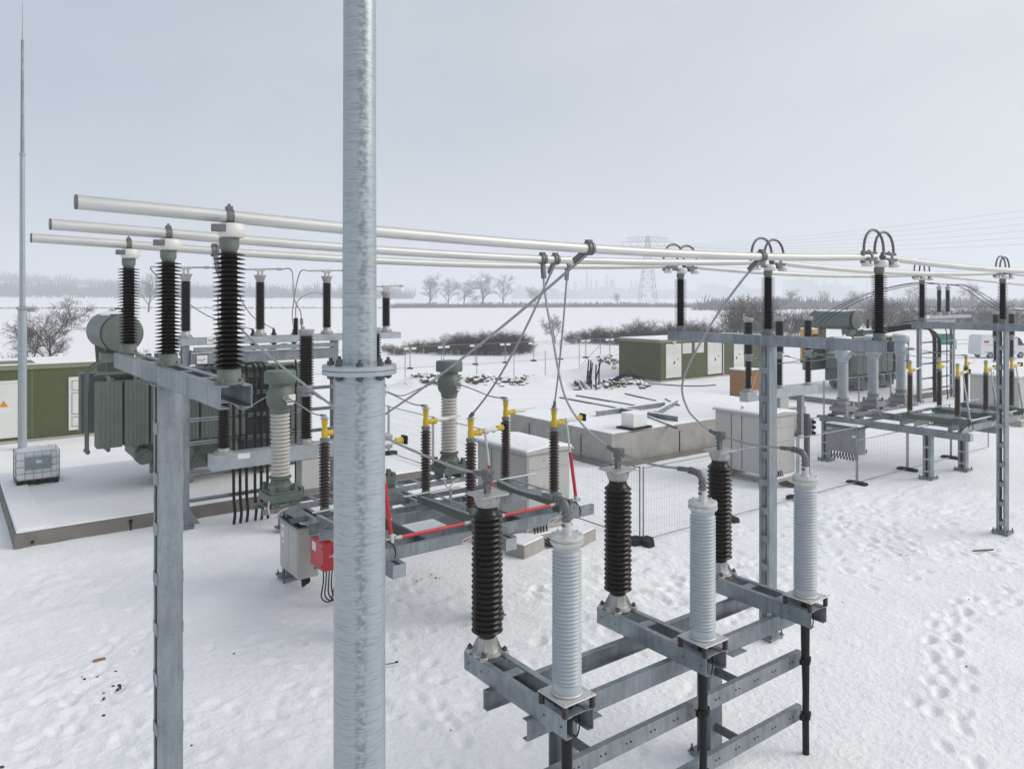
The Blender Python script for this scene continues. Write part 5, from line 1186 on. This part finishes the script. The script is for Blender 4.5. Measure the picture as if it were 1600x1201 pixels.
for k in range(9):
    r = random.Random(k); x, y = 37.2+r.gauss(0,0.25), 40.4+r.gauss(0,0.25)
    b = B(); b.tube(spline([(x,y,-0.4),(x+r.gauss(0,.1),y,0.5),(x+0.15+r.gauss(0,.2),y+r.gauss(0,.15),1.3+r.random()*0.6)],4),0.05,6); obj('cable_end', b, 'cable', t)
for k in range(3):
    b = B(); b.tube(spline([(38.6+k*0.4,40.4,0.1),(39.6+k*0.3,39.8,0.75),(40.6+k*0.3,39.9,0.95-0.2*k),(41.2,40.3-0.5*k,0.5),(41.6,39.4,0.1)],5),0.06,6); obj('cable_bend', b, 'cable', t)
b = B(); b.tube(spline([(41.5,39.0,0.1),(42.0,37.8,0.08),(42.6,36.6,0.06),(43.5,35.8,0.06),(45.0,35.6,0.05)],5),0.04,6)
tag(obj('ground_cable', b, 'cable'), 'dark cable lying in the snow before the right green house', 'cable')

# ------------------------------------------------------------------ things at the far right: van, machine, posters
vp = gp(1524, 559); vx = at(1524, 559, 0); D0 = (FW[0]*vp[0]+FW[1]*vp[1])
ang = math.atan2(RT[1], RT[0])+0.12
t = thing('delivery_van', 'white high-roof van with a red mark parked behind the rightmost support column', 'van', (vp[0], vp[1], g1(vp[0],vp[1])), None, ang)
b = B()
side = [(-0.15,0.42),(0,0.35),(4.2,0.35),(5.35,0.38),(5.5,0.55),(5.48,1.05),(5.0,1.28),(4.3,2.2),(4.0,2.36),(0.15,2.42),(-0.02,2.3),(-0.12,1.2)]
b.extrude(side, (0,-0.95,0), (0,0.95,0), (1,0,0), (0,0,1)); obj('body', b, 'van_white', t, local=True, bevel=0.05)
for x in (0.95, 4.45):
    for y in (-0.97, 0.77):
        b = B(); b.lathe([(0.2,0),(0.33,0.02),(0.34,0.1),(0.33,0.2)],20,(x,y-0.0,0.34),'y'); w = obj('tyre', b, 'rubber', t, local=True)
        b = B(); b.lathe([(0.05,-0.008),(0.19,-0.004),(0.2,0.0)],16,(x,y,0.34),'y'); obj('rim', b, 'galv', w, local=True)
b = B(); b.extrude([(4.1,1.35),(4.85,1.35),(4.35,2.1),(4.1,2.15)], (0,-0.957,0),(0,-0.951,0),(1,0,0),(0,0,1)); obj('side_window', b, 'glass_dark', t, local=True)
b = B(); b.extrude([(5.0,1.31),(5.03,1.33),(4.36,2.2),(4.33,2.18)], (0,-0.8,0),(0,0.8,0),(1,0,0),(0,0,1)); obj('windscreen', b, 'glass_dark', t, local=True)
b = B(); b.box(0.25,0.8,-0.956,-0.951,1.62,1.86); obj('red_mark', b, 'red', t, local=True, bevel=0.0)
b = B(); b.box(0.3,3.9,-0.962,-0.951,0.62,0.70); b.box(0.3,1.2,-0.957,-0.951,1.38,1.42); obj('side_trim', b, 'sheet_grey', t, local=True)
q_ = gtext('ABE', (0,0,0), 0.42, 'black', (math.pi/2,0,0), t); q_.location = (1.35,-0.956,1.55)
b = B(); b.box(0.2,3.9,-0.85,0.85,2.425,2.47); obj('snow_cap', b, 'snow_cap', t, local=True, bevel=0.02)
p = at(1268, 527, 75)
t = thing('generator', 'orange-yellow generator box with snow on top, far behind the breaker poles', 'machine', (p[0],p[1],g1(p[0],p[1])), None, ang+0.3)
b = B(); b.box(-0.9,0.9,-0.6,0.6,0.35,3.3); obj('housing', b, 'orange', t, local=True, bevel=0.05)
b = B(); b.box(-0.55,0.25,-0.615,-0.602,2.55,2.85); obj('grille', b, 'black', t, local=True)
b = B(); b.box(-0.88,0.88,-0.58,0.58,3.302,3.42); obj('snow_cap', b, 'snow_cap', t, local=True, bevel=0.03)
b = B(); b.box(-0.95,0.95,-0.5,0.5,0,0.34); obj('skid', b, 'black', t, local=True)
p = at(1478, 529, 70); z0 = g1(p[0],p[1])
t = thing('banner', 'dark green banner on two thin posts behind the distant gantry', 'banner', (p[0],p[1],z0), None, ang)
b = B(); b.box(-0.75,0.75,-0.015,0.015,p[2]-z0-0.55,p[2]-z0+0.45); obj('cloth', b, 'flag_green', t, local=True)
for x in (-0.78,0.78): b = B(); b.tube([(x,0,0),(x,0,p[2]-z0+0.5)],0.03,6); obj('pole', b, 'galv', t, local=True)
p = gp(1500, 545); 
t = thing('guard_rail', 'white snowy guard rail left of the van', 'railing', (p[0],p[1],g1(p[0],p[1])), None, ang)
for z in (0.55,1.05): b = B(); b.box(-3.0,2.0,-0.05,0.05,z,z+0.14); obj('rail', b, 'door_white', t, local=True)
for x in (-2.8,-0.6,1.6): b = B(); b.box(x,x+0.1,-0.05,0.05,0,1.2); obj('post', b, 'galv', t, local=True)

# ------------------------------------------------------------------ bare trees and shrubs
def grow(r, base, d, L, rad, lev, out, spread, kids, up=0.15, low=0.3):
    n = 3 if lev > 0 else 2; P = [Vector(base)]; R = [rad]; dd = Vector(d).normalized()
    for i in range(n):
        dd = (dd+Vector((r.gauss(0,.12),r.gauss(0,.12),r.gauss(0,.08)+up*0.3))).normalized(); P.append(P[-1]+dd*L/n); R.append(rad*(1-0.55*(i+1)/n))
    out.append((P, R, lev))
    if lev == 0: return
    for k in range(kids[lev-1]):
        t = low+(1-low)*(k+r.random()*0.6)/kids[lev-1]; i = min(n-1, int(t*n)); f = t*n-i; f = min(f,1); q = P[i].lerp(P[i+1], f)
        a = Vector((r.gauss(0,1),r.gauss(0,1),r.gauss(0,.45))); a = (a-dd*a.dot(dd)).normalized()
        nd = (dd*(1-spread)+a*spread+Vector((0,0,up))).normalized()
        grow(r, q, nd, L*r.uniform(0.45,0.68), max(R[i]*0.55, 0.003), lev-1, out, spread, kids, up, low)
def tree_mesh(seed, h, rad, lev, spread, kids, up, thick=1.0, rmin=0.006, tf=0.55):
    r = random.Random(seed); out = []; grow(r, (0,0,-0.2), (r.gauss(0,.05),r.gauss(0,.05),1), h*tf, rad, lev, out, spread, kids, up)
    T = B(); C = B()
    for P, R, l in out:
        (T if l == lev else C).tube(P, [max(x*thick, rmin) for x in R], 6 if l == lev else 3, False)
    return T, C
def shrub_mesh(seed, h, w, stems, lev, kids, thick, leafy=0.0):
    r = random.Random(seed); out = []
    for s in range(stems):
        q = r.random()*6.283; e = math.sqrt(r.random())*w*0.55; tl = e/w*0.9
        grow(r, (e*math.cos(q), e*math.sin(q), -0.1), (math.cos(q)*tl+r.gauss(0,.2), math.sin(q)*tl+r.gauss(0,.2), 1.0), h*r.uniform(.5,.75), thick*1.6, lev, out, 0.6, kids, 0.14, 0.04)
    b = B()
    for P, R, l in out: b.tube(P, [max(x, thick*0.5) for x in R], 3, False)
    return b
def tree(name, label, loc, T, C, g, sc=1.0, rz=0.0, m='twig_grey'):
    t = thing(name, label, 'tree', loc, g, rz); t.scale = (sc,sc,sc)
    obj('trunk', T, 'bark', t, local=True); obj('crown', C, m, t, local=True); return t
# far single trees in the field hedge
T1 = tree_mesh(11, 20, 0.5, 4, 0.62, (5,5,6,7), 0.10, 1.0, 0.03, 0.5); T2 = tree_mesh(23, 20, 0.45, 4, 0.52, (4,5,5,7), 0.16, 1.0, 0.03, 0.55); T3 = tree_mesh(31, 20, 0.45, 4, 0.66, (5,5,5,7), 0.10, 1.0, 0.03, 0.5)
fl = [(671,470,500,1.35,0,'wide bare tree, leftmost of the far trees right of the mast'),(700,470,505,1.1,1,'thin bare tree second of the far trees right of the mast'),(724,470,505,1.25,2,'bare tree with two tops in the far hedge'),(755,470,500,1.4,0,'tallest bare tree of the far hedge row'),(785,470,500,1.2,1,'bare tree right of the tallest one in the far hedge'),(838,470,560,1.05,2,'faint bare tree behind the slanting conductors'),(232,480,330,0.95,1,'single bare tree behind the farthest busbar post'),(965,472,600,0.6,0,'round bare tree before the distant factory'),(740,470,560,0.6,2,'small bare tree in a gap of the far hedge'),(1235,478,420,0.7,0,'bare tree behind the middle support, right side'),(1340,476,430,0.75,2,'bare tree above the conservator at the right'),(1290,478,450,0.6,1,'small bare tree in the right hedge'),(1520,472,380,0.85,0,'bare tree above the far bay at the right'),(1425,474,400,0.7,1,'bare tree left of the rightmost busbar posts'),(108,482,260,0.45,2,'leaning sapling at the left field edge')]
protos = [None]*3
for i, (x, y, D, s, k, lab) in enumerate(fl):
    p = at(x, y, D); z = g1(p[0], p[1])
    if protos[k] is None: protos[k] = tree('bare_tree', lab, (p[0],p[1],z), *(T1,T2,T3)[k], 'bare trees in the fields', s, i*1.3)
    else: copy_tree(protos[k], (p[0],p[1],z), lab, i*1.3, None, (s,s,s))
p = gp(868, 536); TL = tree_mesh(47, 4.6, 0.10, 4, 0.55, (6,6,7,6), 0.10, 1.0)
tree('field_tree', 'small round bare tree leaning beside the fence, seen between the conductors', (p[0],p[1],g1(p[0],p[1])), *TL, 'bare trees near the fence', 1.0, 0.5, 'twig')
TB = tree_mesh(53, 5.4, 0.08, 4, 0.55, (6,6,7,7), 0.10, 1.0)
for (x, y, D, s, lab) in ((80,562,58,1.3,'bushy bare tree behind the left green house, larger one'),(46,562,60,1.0,'bushy bare tree behind the left green house beside the far mast')):
    p = at(x, y, D); tree('bushy_tree', lab, (p[0],p[1],0), *TB, 'bare trees near the fence', s, x, 'twig')
# shrubs of the hedges
S = [shrub_mesh(3, 2.6, 2.4, 26, 3, (4,4,4), 0.016), shrub_mesh(4, 2.4, 2.8, 26, 3, (4,4,4), 0.016), shrub_mesh(8, 3.2, 2.0, 20, 3, (4,5,4), 0.016)]
sp = [None]*3; cnt = {}
ordn = wd+('fifteenth','sixteenth','seventeenth','eighteenth','nineteenth','twentieth','twenty-first','twenty-second','twenty-third','twenty-fourth','twenty-fifth','twenty-sixth','twenty-seventh','twenty-eighth','twenty-ninth','thirtieth')
def shrub(x, y, D, s, k, where, zoff=0):
    p = at(x, y, D); z = g1(p[0],p[1]); cnt[where] = cnt.get(where,0)+1
    lab = '%s bare brown shrub from the left %s' % (ordn[cnt[where]-1], where)
    if sp[k] is None:
        o = obj('bare_shrub', S[k], 'twig', None); tag(o, lab, 'shrub', 'bare shrubs of the hedges'); o.location = (p[0],p[1],z); sp[k] = o; o.scale = (s,s,s)
    else:
        o = sp[k].copy(); COL.objects.link(o); o.location = (p[0],p[1],z); o['label'] = lab; o.scale = (s,s,s)
    o.rotation_euler = (0,0,x*0.7)
r = random.Random(2)
for x, y, s in ((606,567,0.5),(628,565,0.5),(651,563,0.62),(673,561,0.75),(695,559,0.85),(716,557,1.0),(737,556,1.05),(758,555,1.1),(778,554,1.1),(797,553,1.0),(815,552,0.8),(616,566,0.55),(640,564,0.60),(662,562,0.7),(684,560,0.8),(706,558,0.95),(727,556,1.1),(748,555,1.2),(768,554,1.2),(788,553,1.1),(806,552,0.95),(822,551,0.7)): shrub(x, y, 84+r.random()*6, s*0.84, r.randrange(3), 'in the dense hedge behind the tagged fence')
for x, y, s in ((888,538,0.5),(911,537,0.7),(932,537,0.8),(953,536,0.95),(974,535,1.05),(995,534,1.15),(1017,533,1.2),(1039,533,1.15),(1061,532,1.15),(1083,532,1.2),(1105,532,1.2),(1128,532,1.1),(900,538,0.7),(922,537,0.85),(943,536,1.0),(964,535,1.1),(985,534,1.25),(1006,533,1.35),(1028,533,1.3),(1050,532,1.2),(1072,532,1.3),(1094,532,1.35),(1116,532,1.25),(1140,532,1.0)): shrub(x, y, 102+r.random()*8, s*0.88, r.randrange(3), 'in the hedge behind the right green house')
for x, y, s in ((1158,525,2.0),(1176,525,2.3),(1198,524,1.7),(1228,522,1.5),(1252,520,1.6)): shrub(x, y, 120+r.random()*8, s, 2, 'around the middle support column')
for x, y, s in ((1290,512,1.9),(1318,510,1.8),(1346,509,1.9),(1374,508,2.1),(1402,507,2.3),(1430,506,2.3),(1458,505,2.2),(1484,505,2.0),(1510,504,1.9),(1538,503,2.1),(1566,503,2.3),(1592,502,2.3)): shrub(x, y, 150+r.random()*20, s*0.95, r.randrange(3), 'in the tall hedge behind the far bay')
for x, y, s in ((238,548,0.9),(206,548,0.55),(20,558,0.8)): shrub(x, y, 62, s, 0, 'behind the left transformer')
for x, y, s in ((42,479,0.9),(50,479,0.7),(140,481,0.6),(175,481,0.5)): shrub(x, y, 330, s*1.6, 1, 'on the left field edge')

def fuzz(name, label, spots, spikes, seed, m='far_wood', wid=0.22):
    """a mass of bare far growth: thousands of thin three-sided stems"""
    r = random.Random(seed); b = B()
    for (x, y, z, h, w) in spots:
        for _ in range(spikes):
            q = r.random()*6.283; e = math.sqrt(r.random())*w; bx, by = x+e*math.cos(q), y+e*math.sin(q)
            hh = h*r.uniform(.55,1.0)*math.sqrt(max(0.05,1-(e/w)**2*0.85)); s = r.uniform(.0,.6)
            b.tube([(bx,by,z+hh*s-0.5),(bx+r.gauss(0,.24)*hh*(1-s),by+r.gauss(0,.24)*hh*(1-s),z+hh)], [wid*r.uniform(.6,1.4), wid*0.3], 3, False)
    o = obj(name, b, m, None, smooth=0, kind='stuff'); o['label'] = label; o['category'] = 'woodland'; return o
def row(x0, x1, D0, D1, n, h0, h1, w, seed, jit=15):
    r = random.Random(seed); out = []
    for i in range(n):
        t = (i+r.random())/n; x = x0+(x1-x0)*t; D = D0+(D1-D0)*t+r.uniform(-jit,jit); p = at(x, 470, D); out.append((p[0],p[1],g1(p[0],p[1]), h0+(h1-h0)*r.random()**1.5, w*r.uniform(.7,1.4)))
    return out
fuzz('far_hedge', 'low grey hedge line at the far edge of the white field, centre', row(615,1240,480,510,230,2.6,4.6,5,1,10), 26, 1, wid=0.35)
fuzz('far_wood', 'hazy grey woods beyond the field at the left', row(-60,640,900,1000,330,9,24,9,2,110), 30, 2, wid=0.5)
fuzz('hill_wood', 'faint trees on the snowy hill at the far left', row(-120,330,1180,1380,170,8,22,10,3,120), 24, 3, wid=0.6)
fuzz('right_wood', 'grey bushes and low woods beyond the right hedge', row(1100,1700,420,520,240,4,9,7,4,50), 26, 4, wid=0.35)
fuzz('field_scrub', 'thin brown scrub line across the left field', row(-40,620,440,470,240,0.8,1.8,3.2,6,8), 8, 6, wid=0.16)

# ------------------------------------------------------------------ pylon, lines, the far factory
pp = at(1012, 466, 640); pz = g1(pp[0],pp[1])-1
t = thing('lattice_pylon', 'tall lattice pylon with one wide cross-arm, faint behind the busbars', 'pylon', (pp[0],pp[1],pz), None, math.atan2(RT[1],RT[0])+0.05); t.scale = (0.98,0.98,1.19)
b = B(); hh = 48.0
def half(z): return 6.2*(1-z/hh)**1.0+1.15 if z < 32 else 6.2*(1-32/hh)+1.15-(z-32)*0.14
lv = [0,7,13,18.5,23.5,28,32,35.5,39,42.5,46,48]
for i in range(len(lv)-1):
    a, c = lv[i], lv[i+1]; ha, hc = half(a), half(c)
    for sx, sy in ((-1,-1),(1,-1),(1,1),(-1,1)): b.bar((sx*ha,sy*ha,a),(sx*hc,sy*hc,c),0.27,0.27)
    for s in (-1,1):
        b.bar((-ha,s*ha,a),(hc,s*hc,c),0.18,0.18); b.bar((ha,s*ha,a),(-hc,s*hc,c),0.18,0.18); b.bar((s*ha,-ha,a),(s*hc,hc,c),0.18,0.18); b.bar((s*ha,ha,a),(s*hc,-hc,c),0.18,0.18); b.bar((-hc,s*hc,c),(hc,s*hc,c),0.18,0.18)
obj('tower', b, 'steel_far', t, local=True)
b = B()
for s in (-1,1):
    for y in (-0.7,0.7):
        b.bar((0,y,44.5),(s*21.5,y*0.2,44.5),0.28,0.28); b.bar((0,y,48.6),(s*12,y*0.4,47.6),0.24,0.24); b.bar((s*12,y*0.4,47.6),(s*18,0,47.2),0.24,0.24)
        for k in range(6): b.bar((s*k*3.1,y*(1-k*0.13),44.5),(s*(k+0.5)*3.1,y*(1-k*0.13),48.4-k*0.22),0.16,0.16); b.bar((s*(k+0.5)*3.1,y*(1-k*0.13),48.4-k*0.22),(s*(k+1)*3.1,y*(1-k*0.15),44.5),0.16,0.16)
obj('cross_arm', b, 'steel_far', t, local=True)
for x in (-21.3,-14.5,-8,8,14.5,21.3):
    b = B(); b.tube([(x,0,44.4),(x,0,41.4)],0.16,4); obj('insulator_string', b, 'steel_far', t, local=True)
ca, sa = math.cos(t.rotation_euler[2]), math.sin(t.rotation_euler[2])
for k, x in enumerate((-21.3,-14.5,-8,8,14.5,21.3)):
    a = Vector((pp[0]+x*ca, pp[1]+x*sa, pz+41.4*1.19)); e = at(1760, 306+k*13, 350); c = Vector(e)
    pts = [a+(c-a)*i/16+Vector((0,0,-5*4*(i/16)*(1-i/16))) for i in range(17)]
    b = B(); b.tube(pts, 0.08, 3, False); o = obj('power_line', b, 'steel_far'); tag(o, 'thin overhead line running from the pylon to the upper right, %s of six' % wd[k], 'power line', 'overhead lines of the pylon')
def block(x0, x1, ytop, D, label, name, cat, dep=40, extra=None):
    a = at(x0, 464, D); c = at(x1, 464, D); w = math.hypot(c[0]-a[0], c[1]-a[1]); z1 = H+(464.2-ytop)/F*D
    t = thing(name, label, cat, ((a[0]+c[0])/2,(a[1]+c[1])/2,0), 'distant factory', math.atan2(RT[1],RT[0]))
    b = B(); b.box(-w/2,w/2,-dep/2,dep/2,-5,z1); obj('wall', b, 'far_build', t, local=True)
    r = random.Random(int(x0))
    for k in range(4): b = B(); q = -w/2+w*r.random()*0.85; b.box(q,q+w*0.12,-dep*0.3,dep*0.3,z1+0.05,z1+r.uniform(2,9)); obj('roof_plant', b, 'far_build', t, local=True)
    for k in range(max(2,int(w/30))): b = B(); b.box(-w/2+5+k*30,-w/2+25+k*30,-dep/2-0.6,-dep/2-0.05,z1*0.3,z1*0.62); obj('window', b, 'steel_far', t, local=True)
    return t
def stack(x, ytop, D, r0, label, g='distant factory chimneys'):
    a = at(x, 464, D); z1 = H+(464.2-ytop)/F*D
    t = thing('factory_stack', label, 'chimney', (a[0],a[1],0), g)
    b = B(); b.tube([(0,0,-5),(0,0,z1)],[r0,r0*0.6],10); obj('shaft', b, 'far_build', t, local=True)
    b = B(); b.lathe([(r0*0.6,0),(r0*0.85,0.3),(r0*0.85,1.6),(r0*0.6,2)],10,(0,0,z1*0.93)); b.lathe([(r0*0.8,0),(r0*1.1,0.3),(r0*1.1,1.6),(r0*0.8,2)],10,(0,0,z1*0.5)); obj('platform', b, 'far_build', t, local=True)
bl = [(798,826,450,1900,'flat pale hall of the far factory left of the slanting conductors'),(826,905,456,1750,'long low hall of the far factory'),(905,975,451,2000,'stepped block of the far factory below the chimneys'),(975,1000,455,1900,'small block between factory and pylon'),(1020,1090,455,2100,'hazy hall right of the pylon'),(1095,1135,447,2300,'faint broad block left of the middle support'),(1135,1190,451,2100,'faint stepped block behind the curved conductor'),(1230,1265,438,2300,'faint tall block right of the middle support'),(1265,1330,447,2100,'faint hall behind the conservator'),(1400,1500,450,2200,'faint hall behind the rightmost busbar posts')]
for x0, x1, y, D, lab in bl: block(x0, x1, y, D, lab, 'factory_block', 'building')
st = [(917,414,1900,3.0,'tallest thin factory chimney right of the steep conductor'),(923,436,1900,4.0,'short factory tower beside the tallest chimney'),(948,428,2000,3.5,'slim factory chimney over the stepped block'),(955,436,2000,4.0,'stub chimney over the stepped block'),(898,440,1800,3.5,'factory chimney left of the tallest one'),(932,438,1950,5,'squat column of the far factory'),(987,440,2000,4,'first of the grouped columns left of the pylon'),(993,438,2000,4,'second of the grouped columns left of the pylon'),(999,441,2000,4,'third of the grouped columns left of the pylon'),(1158,440,2200,5,'faint cooling column behind the curved conductor'),(1270,432,2200,3.5,'faint chimney right of the middle support'),(1290,428,2200,3,'faint chimney over the far green transformer'),(1306,434,2200,3,'faint chimney second over the far green transformer'),(1355,438,2200,3.5,'faint chimney behind the nearest busbar post'),(88,428,1500,2.5,'faint tower on the left hill skyline')]
for s_ in st: stack(*s_)
rr = random.Random(4)
for k in range(22):
    stack(rr.uniform(880,1330), rr.uniform(436,452), rr.uniform(1900,2300), rr.uniform(1.5,4), 'thin process column in the far refinery skyline, among many alike', 'thin process columns of the far refinery')

# ------------------------------------------------------------------ winter air
hz = bpy.data.materials.new('haze_air'); hz.use_nodes = True; t = hz.node_tree; t.nodes.remove(t.nodes['Principled BSDF'])
pv = t.nodes.new('ShaderNodeVolumePrincipled'); pv.inputs['Density'].default_value = 0.00100; pv.inputs['Color'].default_value = (0.90,0.93,0.97,1); pv.inputs['Anisotropy'].default_value = 0.15
t.links.new(pv.outputs['Volume'], t.nodes['Material Output'].inputs['Volume']); M['haze_air'] = hz
b = B(); b.box(-4600,4600,-4600,4600,-8,150); ho = obj('haze', b, 'haze_air', None, smooth=0, kind='stuff'); ho['label'] = 'thin grey winter haze over the yard and fields'; ho['category'] = 'haze'
